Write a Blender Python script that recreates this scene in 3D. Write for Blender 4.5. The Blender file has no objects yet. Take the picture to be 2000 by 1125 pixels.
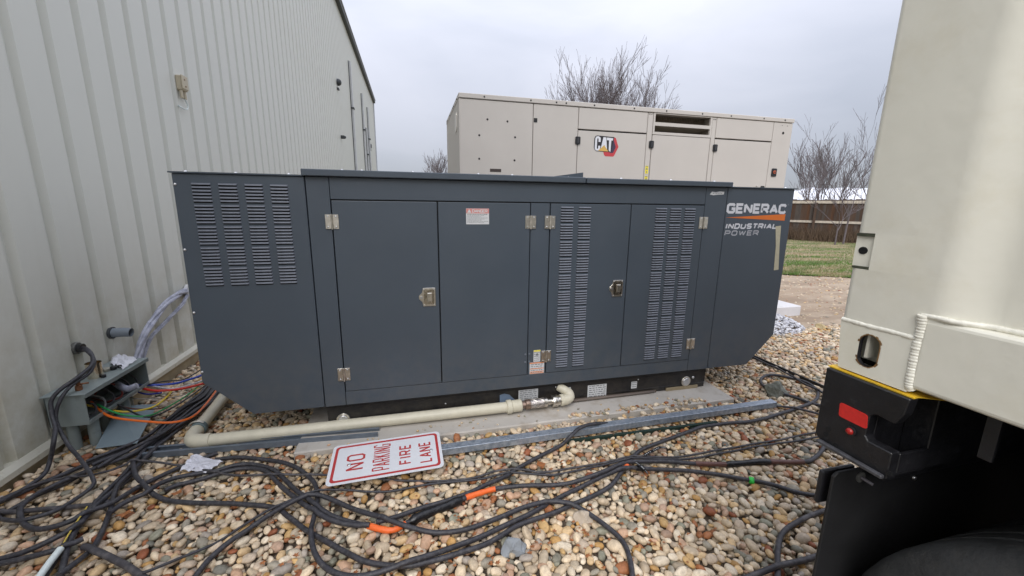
import bpy, bmesh, math, random
import numpy as np
from mathutils import Vector, Matrix, noise
random.seed(7); RNG = np.random.default_rng(7)
SC = bpy.context.scene
COL = SC.collection
rad = math.radians

# ------------------------------------------------------------------ camera
def basis(p, y, r):
    cy, sy = math.cos(y), math.sin(y)
    f0 = np.array([sy, cy, 0.]); r0 = np.array([cy, -sy, 0.]); u0 = np.array([0, 0, 1.])
    f = math.cos(p)*f0 - math.sin(p)*u0; u = math.sin(p)*f0 + math.cos(p)*u0
    return math.cos(r)*r0 + math.sin(r)*u, -math.sin(r)*r0 + math.cos(r)*u, f
CA, CB, CW = basis(rad(11.5962), rad(14.1291), rad(.6677))
CP = np.array([0, 0, 1.61]); FPX = 776.44
cam = bpy.data.cameras.new('camera'); camo = bpy.data.objects.new('camera', cam); COL.objects.link(camo)
cam.sensor_width = 36; cam.lens = FPX/2000*36; cam.clip_start = .02; cam.clip_end = 2000
m = Matrix.Identity(4)
for i in range(3):
    m[i][0], m[i][1], m[i][2], m[i][3] = CA[i], CB[i], -CW[i], CP[i]
camo.matrix_world = m; SC.camera = camo
# places measured in the photograph, turned into points of the place
def ray(px, py): return (px-1000)/FPX*CA + (562.5-py)/FPX*CB + CW
def PY(px, py, y): d = ray(px, py); return CP + d*y/d[1]
def PX(px, py, x): d = ray(px, py); return CP + d*x/d[0]
def G(px, py, z=0.): d = ray(px, py); return CP + d*(z-CP[2])/d[2]

# ------------------------------------------------------------------ light
w = bpy.data.worlds.new('World'); SC.world = w; w.use_nodes = True
N = w.node_tree.nodes; L = w.node_tree.links; N.clear()
out = N.new('ShaderNodeOutputWorld'); bg = N.new('ShaderNodeBackground'); bgs = N.new('ShaderNodeBackground'); mixs = N.new('ShaderNodeMixShader')
sky = N.new('ShaderNodeTexSky'); sky.sky_type = 'NISHITA'; sky.sun_disc = False
sky.sun_elevation = rad(38); sky.sun_rotation = rad(200)
L.new(sky.outputs[0], bgs.inputs[0]); bgs.inputs[1].default_value = .08
tc = N.new('ShaderNodeTexCoord'); mp = N.new('ShaderNodeMapping'); mp.inputs['Scale'].default_value = (1, 1, 2.6)
n1 = N.new('ShaderNodeTexNoise'); n1.inputs['Scale'].default_value = 1.7; n1.inputs['Detail'].default_value = 5; n1.inputs['Roughness'].default_value = .5; n1.inputs['Distortion'].default_value = .4
L.new(tc.outputs['Generated'], mp.inputs[0]); L.new(mp.outputs[0], n1.inputs[0])
rp = N.new('ShaderNodeValToRGB'); rp.color_ramp.elements[0].position = .36; rp.color_ramp.elements[1].position = .66
rp.color_ramp.elements[0].color = (.355, .375, .435, 1); rp.color_ramp.elements[1].color = (.455, .467, .528, 1)
L.new(n1.outputs[0], rp.inputs[0])
sx = N.new('ShaderNodeSeparateXYZ'); L.new(tc.outputs['Generated'], sx.inputs[0])
mr = N.new('ShaderNodeMapRange'); mr.inputs[1].default_value = 0; mr.inputs[2].default_value = 1; mr.inputs[3].default_value = .60; mr.inputs[4].default_value = 2.9
L.new(sx.outputs[2], mr.inputs[0])
vm = N.new('ShaderNodeVectorMath'); vm.operation = 'SCALE'; L.new(rp.outputs[0], vm.inputs[0]); L.new(mr.outputs[0], vm.inputs['Scale'])
L.new(vm.outputs[0], bg.inputs[0]); bg.inputs[1].default_value = 1.0
mixs.inputs[0].default_value = .9
L.new(bgs.outputs[0], mixs.inputs[1]); L.new(bg.outputs[0], mixs.inputs[2]); L.new(mixs.outputs[0], out.inputs[0])
sun = bpy.data.lights.new('sun', 'SUN'); sun.energy = 1.5; sun.angle = rad(40); sun.color = (1, .97, .93)
suno = bpy.data.objects.new('sun', sun); COL.objects.link(suno); suno.rotation_euler = (rad(47), 0, rad(-24))
SC.view_settings.view_transform = 'Standard'; SC.view_settings.look = 'None'; SC.view_settings.exposure = 0.62; SC.view_settings.gamma = 1
SC.view_settings.use_curve_mapping = False
SC.cycles.max_bounces = 6; SC.cycles.use_denoising = True

# ------------------------------------------------------------------ materials
def mat(name, col, rough=.5, metal=0, var=.08, scale=6, bump=0, bscale=80, spec=.5, col2=None, thr=(.45, .62), c2scale=None, stretch=None, detail=4, bdist=.002):
    m = bpy.data.materials.new(name); m.use_nodes = True
    n = m.node_tree.nodes; l = m.node_tree.links; b = n['Principled BSDF']
    b.inputs['Metallic'].default_value = metal; b.inputs['Specular IOR Level'].default_value = spec
    t = n.new('ShaderNodeTexCoord'); mpp = n.new('ShaderNodeMapping'); l.new(t.outputs['Object'], mpp.inputs[0])
    if stretch: mpp.inputs['Scale'].default_value = stretch
    a = n.new('ShaderNodeTexNoise'); a.inputs['Scale'].default_value = scale; a.inputs['Detail'].default_value = detail; a.inputs['Roughness'].default_value = .6
    l.new(mpp.outputs[0], a.inputs[0])
    r = n.new('ShaderNodeValToRGB'); r.color_ramp.elements[0].position = .3; r.color_ramp.elements[1].position = .7
    r.color_ramp.elements[0].color = (*[c*(1-var) for c in col], 1); r.color_ramp.elements[1].color = (*[min(1, c*(1+var)) for c in col], 1)
    l.new(a.outputs[0], r.inputs[0]); cur = r.outputs[0]
    if col2:
        a2 = n.new('ShaderNodeTexNoise'); a2.inputs['Scale'].default_value = c2scale or scale*3; a2.inputs['Detail'].default_value = 6; a2.inputs['Roughness'].default_value = .65
        l.new(mpp.outputs[0], a2.inputs[0])
        r2 = n.new('ShaderNodeMapRange'); r2.inputs[1].default_value = thr[0]; r2.inputs[2].default_value = thr[1]; l.new(a2.outputs[0], r2.inputs[0])
        mx = n.new('ShaderNodeMix'); mx.data_type = 'RGBA'; l.new(r2.outputs[0], mx.inputs[0]); l.new(cur, mx.inputs[6]); mx.inputs[7].default_value = (*col2, 1)
        cur = mx.outputs[2]
    l.new(cur, b.inputs['Base Color'])
    rr = n.new('ShaderNodeMapRange'); rr.inputs[3].default_value = max(0, rough-.08); rr.inputs[4].default_value = min(1, rough+.1); l.new(a.outputs[0], rr.inputs[0]); l.new(rr.outputs[0], b.inputs['Roughness'])
    if bump:
        a3 = n.new('ShaderNodeTexNoise'); a3.inputs['Scale'].default_value = bscale; a3.inputs['Detail'].default_value = 3; l.new(mpp.outputs[0], a3.inputs[0])
        bp = n.new('ShaderNodeBump'); bp.inputs['Strength'].default_value = bump; bp.inputs['Distance'].default_value = bdist; l.new(a3.outputs[0], bp.inputs['Height']); l.new(bp.outputs[0], b.inputs['Normal'])
    return m
def vcol_mat(name, rough=.6, var=.25, scale=70, speck=None, bump=.3):
    m = bpy.data.materials.new(name); m.use_nodes = True
    n = m.node_tree.nodes; l = m.node_tree.links; b = n['Principled BSDF']
    at = n.new('ShaderNodeAttribute'); at.attribute_name = 'Col'
    t = n.new('ShaderNodeTexCoord'); a = n.new('ShaderNodeTexNoise'); a.inputs['Scale'].default_value = scale; a.inputs['Detail'].default_value = 5; a.inputs['Roughness'].default_value = .65
    l.new(t.outputs['Object'], a.inputs[0])
    mr = n.new('ShaderNodeMapRange'); mr.inputs[1].default_value = .3; mr.inputs[2].default_value = .7; mr.inputs[3].default_value = 1-var; mr.inputs[4].default_value = 1+var*.6; l.new(a.outputs[0], mr.inputs[0])
    v = n.new('ShaderNodeVectorMath'); v.operation = 'SCALE'; l.new(at.outputs['Color'], v.inputs[0]); l.new(mr.outputs[0], v.inputs['Scale'])
    l.new(v.outputs[0], b.inputs['Base Color']); b.inputs['Roughness'].default_value = rough
    if bump:
        bp = n.new('ShaderNodeBump'); bp.inputs['Strength'].default_value = bump; bp.inputs['Distance'].default_value = .002; l.new(a.outputs[0], bp.inputs['Height']); l.new(bp.outputs[0], b.inputs['Normal'])
    return m
GREY = mat('slate_powder_coat', (.064, .081, .103), .40, var=.05, scale=2.5, bump=.25, bscale=2.2, bdist=.006, col2=(.070, .086, .106), thr=(.5, .75), c2scale=1.4)
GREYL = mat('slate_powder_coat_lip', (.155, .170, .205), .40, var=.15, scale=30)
BLACK = mat('void_black', (.004, .004, .005), .9, var=.1)
SKIDM = mat('black_skid_paint', (.009, .009, .011), .38, var=.2, scale=8, bump=.3, bscale=120, col2=(.03, .027, .024), thr=(.58, .75), c2scale=6)
STEEL = mat('stainless', (.70, .66, .59), .30, 1, var=.2, scale=40, bump=.2, bscale=200)
BOLT = mat('bolt_zinc', (.62, .62, .63), .33, .9, var=.1)
GALV = mat('galvanised', (.30, .35, .42), .42, .55, var=.2, scale=22, bump=.25, bscale=60, col2=(.42, .46, .52), thr=(.45, .6), c2scale=45, stretch=(1, 1, 1))
GALVD = mat('grey_channel_steel', (.16, .19, .23), .45, .4, var=.15, scale=15)
CREAM = mat('cream_pipe_paint', (.60, .56, .44), .42, var=.07, scale=14, bump=.35, bscale=70, col2=(.40, .35, .26), thr=(.64, .8), c2scale=18)
WALLM = mat('wall_panel_paint', (.66, .665, .605), .46, var=.035, scale=1.2, bump=.15, bscale=30, col2=(.60, .60, .53), thr=(.5, .8), c2scale=2, stretch=(1, 1, .35))
TRIM = mat('wall_trim_paint', (.56, .54, .45), .5, var=.08, scale=5, bump=.2, bscale=50, col2=(.27, .23, .16), thr=(.6, .8), c2scale=9)
FOUND = mat('foundation_tan', (.36, .29, .18), .85, var=.15, scale=10, bump=.5, bscale=70)
DARKT = mat('dark_gutter', (.05, .055, .06), .5)
CONC = mat('concrete', (.46, .43, .39), .85, var=.08, scale=4, bump=.4, bscale=140, col2=(.33, .28, .22), thr=(.52, .74), c2scale=5)
CONCW = mat('new_concrete', (.62, .61, .62), .85, var=.06, scale=5, bump=.4, bscale=120)
CATP = mat('beige_enclosure_paint', (.52, .485, .445), .45, var=.03, scale=2, bump=.1, bscale=300, bdist=.0005)
CATD = mat('beige_vent_inside', (.16, .13, .10), .7)
CONT = mat('container_white_paint', (.79, .77, .675), .40, var=.035, scale=4, bump=.35, bscale=24, bdist=.003, col2=(.74, .705, .585), thr=(.5, .75), c2scale=7)
CONTW = mat('container_weld_paint', (.79, .77, .68), .36, var=.05, scale=30, bump=.5, bscale=120)
RUSTY = mat('rust_edge', (.20, .11, .04), .8, var=.4, scale=60)
YEL = mat('yellow_paint', (.72, .46, .03), .55, var=.15, scale=25, bump=.3, bscale=150, col2=(.16, .10, .04), thr=(.6, .75), c2scale=30)
CHAS = mat('black_chassis_paint', (.010, .010, .012), .42, var=.4, scale=12, bump=.7, bscale=70, col2=(.045, .045, .05), thr=(.60, .80), c2scale=35)
RUBB = mat('tyre_rubber', (.034, .036, .038), .75, var=.35, scale=14, bump=.6, bscale=120, col2=(.05, .05, .05), thr=(.5, .75), c2scale=25)
FLAP = mat('flap_rubber', (.008, .008, .009), .7, var=.3, scale=10, bump=.3, bscale=60)
REDR = mat('red_reflective', (.62, .025, .02), .5, var=.12, scale=90)
REDL = mat('red_lens', (.32, .012, .010), .3)
CABLE = mat('black_cable_jacket', (.032, .031, .038), .5, var=.4, scale=25, bump=.5, bscale=120, col2=(.10, .098, .10), thr=(.50, .80), c2scale=60)
CABLE2 = mat('dusty_cable_jacket', (.045, .042, .048), .6, var=.3, scale=25, bump=.35, bscale=120, col2=(.13, .12, .12), thr=(.48, .7), c2scale=22)
TAPE = mat('black_tape', (.010, .010, .012), .3, var=.2, scale=30, bump=1, bscale=60, bdist=.004)
ORT = mat('orange_tape', (.82, .15, .03), .45, var=.12, scale=30, bump=.5, bscale=90)
GRT = mat('green_tape', (.03, .55, .07), .4, var=.3, scale=60, bump=1, bscale=80, bdist=.005)
BRN = mat('red_brown_tape', (.12, .055, .045), .5, var=.2, scale=30)
WHP = mat('white_pvc', (.66, .72, .70), .4, var=.06, scale=20)
SIGNW = mat('sign_white', (.66, .67, .70), .42, var=.04, scale=7, col2=(.52, .52, .52), thr=(.6, .8), c2scale=12)
SIGNR = mat('sign_red', (.43, .04, .04), .45, var=.08, scale=20)
BOXG = mat('box_grey_green', (.25, .29, .285), .5, .15, var=.1, scale=8, bump=.2, bscale=90, col2=(.17, .19, .18), thr=(.55, .75), c2scale=9)
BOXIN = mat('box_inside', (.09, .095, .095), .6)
SHEET = mat('grey_cover_plate', (.23, .29, .32), .42, .2, var=.08, scale=6)
TIN = mat('tin_can', (.75, .66, .52), .2, 1, var=.15, scale=20)
LABW = mat('label_white', (.62, .63, .64), .45, var=.05, scale=50)
INK = mat('label_ink', (.16, .17, .18), .6)
ORL = mat('label_orange', (.70, .25, .10), .5, var=.1)
REDLB = mat('label_faded_red', (.62, .24, .22), .5, var=.06)
YLB = mat('label_yellow', (.78, .66, .03), .5)
LOGOW = mat('lettering_white', (.66, .67, .71), .5, var=.03)
LOGOG = mat('lettering_grey', (.42, .43, .47), .5, var=.03)
LOGOO = mat('emblem_orange', (.72, .17, .02), .5, var=.05)
MASK = mat('masking_tape', (.50, .46, .33), .6, var=.08, scale=30, bump=.3, bscale=60)
HANDLE = mat('black_plastic', (.015, .015, .017), .35)
PAPER = mat('paper_white', (.68, .68, .72), .7, var=.04, bump=.5, bscale=25, bdist=.01)
ROCK = mat('green_grey_rock', (.17, .175, .145), .85, var=.3, scale=25, bump=1, bscale=40, bdist=.01)
LEAF = mat('dry_leaf', (.30, .11, .035), .7, var=.4, scale=50)
BARK = mat('grey_bark', (.13, .11, .115), .9, var=.2, scale=10)
WOODF = mat('weathered_fence_wood', (.065, .037, .023), .85, var=.5, scale=3, stretch=(1, 1, .12), bump=.4, bscale=60, col2=(.075, .06, .05), thr=(.5, .7), c2scale=7)
RAILM = mat('pale_fence_rail', (.50, .44, .36), .8, var=.2, scale=8)
TARP = mat('white_tarp', (.78, .80, .86), .6, var=.05, scale=4, bump=.6, bscale=4, bdist=.08)
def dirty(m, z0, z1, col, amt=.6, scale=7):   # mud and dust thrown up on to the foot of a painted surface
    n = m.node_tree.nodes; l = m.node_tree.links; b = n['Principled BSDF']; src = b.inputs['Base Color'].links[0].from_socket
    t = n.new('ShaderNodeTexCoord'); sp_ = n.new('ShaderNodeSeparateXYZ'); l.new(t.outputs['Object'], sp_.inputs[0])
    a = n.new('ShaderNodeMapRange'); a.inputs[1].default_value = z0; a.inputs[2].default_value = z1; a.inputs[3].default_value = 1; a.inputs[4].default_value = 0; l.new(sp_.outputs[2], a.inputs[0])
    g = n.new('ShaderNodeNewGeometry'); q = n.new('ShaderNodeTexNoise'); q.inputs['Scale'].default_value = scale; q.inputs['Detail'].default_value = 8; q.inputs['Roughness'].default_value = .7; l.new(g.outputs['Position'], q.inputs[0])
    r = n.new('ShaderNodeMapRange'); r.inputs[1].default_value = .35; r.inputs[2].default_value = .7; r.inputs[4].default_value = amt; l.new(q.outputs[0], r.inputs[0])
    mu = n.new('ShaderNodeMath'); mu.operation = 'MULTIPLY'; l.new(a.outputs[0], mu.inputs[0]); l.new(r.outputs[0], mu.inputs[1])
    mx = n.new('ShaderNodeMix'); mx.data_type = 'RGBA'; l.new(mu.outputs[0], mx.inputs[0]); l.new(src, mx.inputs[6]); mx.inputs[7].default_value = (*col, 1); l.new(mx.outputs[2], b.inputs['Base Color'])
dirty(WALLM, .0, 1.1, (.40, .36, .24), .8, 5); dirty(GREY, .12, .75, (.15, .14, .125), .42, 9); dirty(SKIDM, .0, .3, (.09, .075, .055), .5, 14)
def wire(name, c): return mat(name, c, .4, var=.06, scale=20)

# ------------------------------------------------------------------ building helpers
def root_off(o):
    v = Vector((0, 0, 0))
    while o: v += o.location; o = o.parent
    return v
def link(name, me, parent=None, loc=None):
    o = bpy.data.objects.new(name, me); COL.objects.link(o)
    if parent: o.parent = parent
    if loc is not None: o.location = Vector(loc) - (root_off(parent) if parent else Vector())
    return o
def tag(o, label=None, cat=None, group=None, kind=None):
    if label: o['label'] = label
    if cat: o['category'] = cat
    if group: o['group'] = group
    if kind: o['kind'] = kind
    return o
def thing(name, label, cat, loc, group=None):
    o = bpy.data.objects.new(name, None); COL.objects.link(o); o.location = Vector(loc); o.empty_display_size = .1
    return tag(o, label, cat, group)
class MB:
    def __init__(s): s.v = []; s.f = []; s.m = []; s.sm = []
    def add(s, vs, fs, mi=0, smooth=False):
        b = len(s.v); s.v += [tuple(map(float, p)) for p in vs]
        for f in fs: s.f.append(tuple(b+i for i in f)); s.m.append(mi); s.sm.append(smooth)
        return s
    def box(s, x0, x1, y0, y1, z0, z1, mi=0):
        v = [(x, y, z) for z in (z0, z1) for y in (y0, y1) for x in (x0, x1)]
        return s.add(v, [(0, 2, 3, 1), (4, 5, 7, 6), (0, 1, 5, 4), (2, 6, 7, 3), (0, 4, 6, 2), (1, 3, 7, 5)], mi)
    def prism(s, pts, axis, a, b, mi=0, smooth=False):   # polygon pts (2D) extruded along an axis
        def P(p, t): return {'x': (t, p[0], p[1]), 'y': (p[0], t, p[1]), 'z': (p[0], p[1], t)}[axis]
        n = len(pts); v = [P(p, a) for p in pts]+[P(p, b) for p in pts]
        s.add(v, [tuple(range(n)), tuple(range(2*n-1, n-1, -1))], mi)
        return s.add(v, [(i, i+n, (i+1) % n+n, (i+1) % n) for i in range(n)], mi, smooth)
    def tube(s, pts, r, n=10, mi=0, caps=True, closed=False):
        pts = [Vector(p) for p in pts]; k = len(pts); rs = r if hasattr(r, '__len__') else [r]*k
        vs = []; t0 = (pts[1]-pts[0]).normalized(); up = Vector((0, 0, 1)) if abs(t0.z) < .9 else Vector((1, 0, 0))
        nn = t0.cross(up).normalized()
        for i, p in enumerate(pts):
            t = (pts[min(i+1, k-1)]-pts[max(i-1, 0)]).normalized()
            nn = (nn - t*nn.dot(t)).normalized(); bb = t.cross(nn)
            for j in range(n):
                a = 2*math.pi*j/n; vs.append(p+(nn*math.cos(a)+bb*math.sin(a))*rs[i])
        fs = [(i*n+j, i*n+(j+1) % n, (i+1)*n+(j+1) % n, (i+1)*n+j) for i in range(k-1) for j in range(n)]
        s.add(vs, fs, mi, True)
        if caps: s.add(vs[:n], [tuple(range(n-1, -1, -1))], mi); s.add(vs[-n:], [tuple(range(n))], mi)
        return s
    def cyl(s, a, b, r, n=16, mi=0, r2=None): return s.tube([a, b], [r, r if r2 is None else r2], n, mi)
    def dome(s, c, ax, r, h, n=10, mi=0):
        c = Vector(c); ax = Vector(ax).normalized()
        return s.tube([c, c+ax*h*.5, c+ax*h*.85, c+ax*h], [r, r*.9, r*.6, r*.12], n, mi)
    def mesh(s, name, mats, off=Vector(), bevel=0, seg=1):
        me = bpy.data.meshes.new(name); me.from_pydata([tuple(Vector(p)-off) for p in s.v], [], s.f)
        for mm in (mats if isinstance(mats, (list, tuple)) else [mats]): me.materials.append(mm)
        me.polygons.foreach_set('material_index', s.m); me.polygons.foreach_set('use_smooth', s.sm)
        bm = bmesh.new(); bm.from_mesh(me)
        if bevel or any(s.sm): bmesh.ops.remove_doubles(bm, verts=bm.verts, dist=1e-6)
        bmesh.ops.recalc_face_normals(bm, faces=bm.faces)
        if bevel:
            ed = [e for e in bm.edges if len(e.link_faces) == 2 and e.calc_face_angle(0) > .6 and not (e.link_faces[0].smooth and e.link_faces[1].smooth)]
            bmesh.ops.bevel(bm, geom=ed, offset=bevel, segments=seg, affect='EDGES', profile=.5, clamp_overlap=True)
        for e in bm.edges:
            if len(e.link_faces) == 2 and e.calc_face_angle(0) > .7: e.smooth = False
        bm.to_mesh(me); bm.free(); me.update()
        return me
    def build(s, name, mats, parent=None, bevel=0, seg=1):
        return link(name, s.mesh(name, mats, root_off(parent) if parent else Vector(), bevel, seg), parent)
    def thing(s, name, mats, label, cat, group=None, kind=None, bevel=0, seg=1):
        c = Vector((sum(p[0] for p in s.v)/len(s.v), sum(p[1] for p in s.v)/len(s.v), min(p[2] for p in s.v)))
        o = link(name, s.mesh(name, mats, c, bevel, seg)); o.location = c
        return tag(o, label, cat, group, kind)
def crom(P, step=.03):
    P = [np.array(p, float) for p in P]; P = [2*P[0]-P[1]]+P+[2*P[-1]-P[-2]]; o = []
    for i in range(1, len(P)-2):
        a, b, c, d = P[i-1:i+3]; n = max(2, int(np.linalg.norm(c-b)/step))
        for t in np.arange(n)/n: o.append(.5*((2*b)+(c-a)*t+(2*a-5*b+4*c-d)*t*t+(3*b-a-3*c+d)*t**3))
    o.append(P[-2]); return o
def rrect(x0, x1, z0, z1, r, n=4):
    p = []
    for cx, cz, a0 in ((x1-r, z1-r, 0), (x0+r, z1-r, 90), (x0+r, z0+r, 180), (x1-r, z0+r, 270)):
        for k in range(n+1): a = rad(a0+90*k/n); p.append((cx+r*math.cos(a), cz+r*math.sin(a)))
    return p
# stroke lettering: polylines on a 1-high cell
LET = {'G': (.86, [[(.8, .82), (.66, 1), (.16, 1), (0, .84), (0, .16), (.16, 0), (.66, 0), (.8, .16), (.8, .46), (.46, .46)]]),
 'E': (.74, [[(.7, 1), (0, 1), (0, 0), (.7, 0)], [(0, .5), (.62, .5)]]), 'N': (.86, [[(0, 0), (0, 1), (.78, 0), (.78, 1)]]),
 'R': (.84, [[(0, 0), (0, 1), (.62, 1), (.76, .86), (.76, .58), (.62, .44), (0, .44)], [(.42, .44), (.8, 0)]]),
 'A': (.9, [[(0, 0), (.42, 1), (.84, 0)], [(.14, .3), (.70, .3)]]), 'C': (.84, [[(.78, .8), (.64, 1), (.16, 1), (0, .84), (0, .16), (.16, 0), (.64, 0), (.78, .2)]]),
 'I': (.22, [[(.08, 0), (.08, 1)]]), 'D': (.86, [[(0, 0), (0, 1), (.56, 1), (.78, .8), (.78, .2), (.56, 0), (0, 0)]]),
 'U': (.86, [[(0, 1), (0, .16), (.16, 0), (.62, 0), (.78, .16), (.78, 1)]]), 'T': (.78, [[(0, 1), (.74, 1)], [(.37, 1), (.37, 0)]]),
 'S': (.82, [[(.74, .84), (.6, 1), (.14, 1), (0, .86), (0, .64), (.14, .5), (.6, .5), (.74, .36), (.74, .14), (.6, 0), (.14, 0), (0, .16)]]),
 'L': (.7, [[(0, 1), (0, 0), (.64, 0)]]), 'P': (.82, [[(0, 0), (0, 1), (.62, 1), (.76, .86), (.76, .56), (.62, .42), (0, .42)]]),
 'O': (.9, [[(.16, 0), (0, .16), (0, .84), (.16, 1), (.64, 1), (.8, .84), (.8, .16), (.64, 0), (.16, 0)]]),
 'W': (1.1, [[(0, 1), (.24, 0), (.5, .9), (.76, 0), (1, 1)]]), 'K': (.8, [[(0, 0), (0, 1)], [(.7, 1), (.04, .42)], [(.24, .6), (.74, 0)]]),
 'F': (.72, [[(.68, 1), (0, 1), (0, 0)], [(0, .52), (.58, .52)]]), ' ': (.5, [])}
def letters(mb, text, o, ux, uz, h, wid, th, un, gap=.16, slant=0, mi=0, lift=.0006, narrow=1.):
    o = Vector(o); ux = Vector(ux); uz = Vector(uz); un = Vector(un)
    tot = sum(LET[c][0]*narrow+gap for c in text)-gap; sx = wid/tot; x = 0; k = 0
    for c in text:
        cw, strokes = LET[c]
        parts_ = []
        for st in strokes:
            Q_ = [Vector((p[0]*narrow*sx, p[1]*h)) for p in st]; cur = [st[0]]
            for i in range(1, len(st)):
                cur.append(st[i])
                if i < len(st)-1 and (Q_[i]-Q_[i-1]).normalized().dot((Q_[i+1]-Q_[i]).normalized()) < -.2: parts_.append(cur); cur = [st[i]]
            parts_.append(cur)
        for st in parts_:
            k += 1
            P = [Vector(((x+p[0]*narrow)*sx + slant*p[1]*h, p[1]*(h-th)+th/2)) for p in st]
            A, B = [], []
            closed = (P[0]-P[-1]).length < 1e-6
            for i, p in enumerate(P):
                if closed: d0 = (p-P[i-1 if i else -2]).normalized(); d1 = (P[(i+1) if i < len(P)-1 else 1]-p).normalized()
                else:
                    d0 = (P[i]-P[i-1]).normalized() if i else (P[1]-P[0]).normalized()
                    d1 = (P[i+1]-P[i]).normalized() if i < len(P)-1 else d0
                n0 = Vector((-d0.y, d0.x)); n1 = Vector((-d1.y, d1.x)); mm = (n0+n1)
                mm = mm.normalized() if mm.length > .1 else n0
                q = mm*(th/2/max(.45, mm.dot(n0))); A.append(p+q); B.append(p-q)
            v = [o+ux*a.x+uz*a.y+un*(lift+.00012*(k % 4)) for a in A+B]; n = len(P)
            mb.add(v, [(i, i+1, n+i+1, n+i) for i in range(n-1)], mi)
        x += cw*narrow+gap
def flatpoly(mb, o, ux, uz, pts, un, lift, mi=0):
    o = Vector(o); ux = Vector(ux); uz = Vector(uz); un = Vector(un)
    mb.add([o+ux*p[0]+uz*p[1]+un*lift for p in pts], [tuple(range(len(pts)))], mi)

# ================================================================== GROUND
YF = 2.79          # front face of the grey generator
XW = -2.30         # face of the building
def grid_sheet(name, x0, x1, y0, y1, nx, ny, zf, m, label=None):
    xs = np.linspace(x0, x1, nx); ys = np.linspace(y0, y1, ny)
    v = [(x, y, zf(x, y)) for y in ys for x in xs]
    f = [(j*nx+i, j*nx+i+1, (j+1)*nx+i+1, (j+1)*nx+i) for j in range(ny-1) for i in range(nx-1)]
    mb = MB().add(v, f, 0, True); o = mb.build(name, m); o['kind'] = 'structure'; return o
DIRT = mat('dirt', (.29, .215, .15), .95, var=.18, scale=.9, bump=1, bscale=9, bdist=.02, col2=(.38, .30, .22), thr=(.45, .62), c2scale=2.2, stretch=(.55, 1.3, 1))
FAR = mat('far_ground', (.16, .14, .09), .95, var=.2, scale=.3)
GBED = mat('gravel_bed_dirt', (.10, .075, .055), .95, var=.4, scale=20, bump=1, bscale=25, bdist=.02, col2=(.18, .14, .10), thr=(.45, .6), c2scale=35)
GRASSM = mat('grass_soil', (.27, .21, .125), .95, var=.25, scale=1.2, bump=1, bscale=12, bdist=.03, col2=(.10, .13, .035), thr=(.47, .6), c2scale=.9, stretch=(.6, 1.4, 1))
grid_sheet('ground', -400, 500, -150, 700, 3, 3, lambda x, y: -.10, FAR)
def nz(x, y, s, a): return noise.noise(Vector((x*s, y*s, 3.1)))*a
grid_sheet('dirt_road', -1, 16, 3.9, 30, 90, 130, lambda x, y: -.045+nz(x, y, .8, .02)+nz(x, y, 3, .008), DIRT)
def lowz(x, y):
    t = min(1, max(0, (y-3.0)/.8)) * min(1, max(0, (-.9-x)/.5)); return -.055*t
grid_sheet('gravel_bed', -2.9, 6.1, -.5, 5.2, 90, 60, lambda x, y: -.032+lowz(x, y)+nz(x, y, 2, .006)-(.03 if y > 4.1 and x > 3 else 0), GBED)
# grass strip between the dirt road and the fence
GA = np.array([9.45, 8.05]); GU = np.array([.86, -.51]); FA = np.array([20.99, 18.17]); FU = np.array([.518, -.855])
gv = []
for t in np.linspace(-22, 22, 60):
    wob = .25*noise.noise(Vector((t*.7, 0, 5)))
    a = GA+GU*t+np.array([.5, .86])*wob; b = FA+FU*(t*1.3)+np.array([.86, .52])*6
    for s in np.linspace(0, 1, 14): p = a+(b-a)*s; gv.append((p[0], p[1], -.028+.02*s+nz(p[0], p[1], .6, .02)*min(1, s*8)))
MB().add(gv, [(i*14+j, i*14+j+1, (i+1)*14+j+1, (i+1)*14+j) for i in range(59) for j in range(13)], 0, True).build('grass_field', GRASSM)['kind'] = 'structure'

# ---- pebbles
def ico(sub):
    bm = bmesh.new(); bmesh.ops.create_icosphere(bm, subdivisions=sub, radius=1)
    v = np.array([p.co[:] for p in bm.verts]); f = np.array([[q.index for q in t.verts] for t in bm.faces]); bm.free(); return v, f
def variants(sub, n, amp=.16, ang=.0):
    v, f = ico(sub); out = []
    for k in range(n):
        d = np.array([1+amp*noise.noise(Vector(p*1.1+k*7.3))+amp*.5*noise.noise(Vector(p*2.3+k*3.1)) for p in v])
        q = v*d[:, None]; q = np.sign(q)*np.abs(q)**(.9+ang*.3); out.append(q)
    return out, f
V3, F3 = variants(3, 12); V2, F2 = variants(2, 12)
PAL = np.array([[.62, .56, .47], [.55, .49, .40], [.66, .63, .57], [.46, .41, .34], [.38, .35, .30], [.30, .30, .28], [.22, .23, .21], [.50, .36, .18], [.42, .27, .11],
                [.30, .13, .06], [.25, .09, .045], [.48, .34, .26], [.40, .30, .25], [.16, .17, .165], [.58, .46, .30], [.34, .33, .33], [.24, .26, .23], [.50, .45, .40]])
PAL = PAL*np.array([1.15, 1.02, .85])
PW = np.array([15, 14, 10, 10, 7, 4, 3, 4, 3.5, 2.5, 1.5, 4, 5, 2, 7, 4, 3.5, 9.]); PW /= PW.sum()
def inarea(x, y):
    if -.80 < x < 2.63 and 2.57 < y < 4.3: return False
    if x < XW+.02: return False
    if y > 3.0 and -.5 < x < 2.2: return False
    if x > 2.6: return y < 4.15+.25*noise.noise(Vector((x*1.3, 0, 0)))
    return y < 5.0
def inview(x, y, mrg=.45):
    p = np.array([x, y, 0])-CP; z = p@CW
    if z < .25: return False
    u = p@CA/z*FPX; v = -(p@CB)/z*FPX; q = mrg*FPX/z
    return -1000-q < u < 1000+q*.8 and v < 562+q
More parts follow.
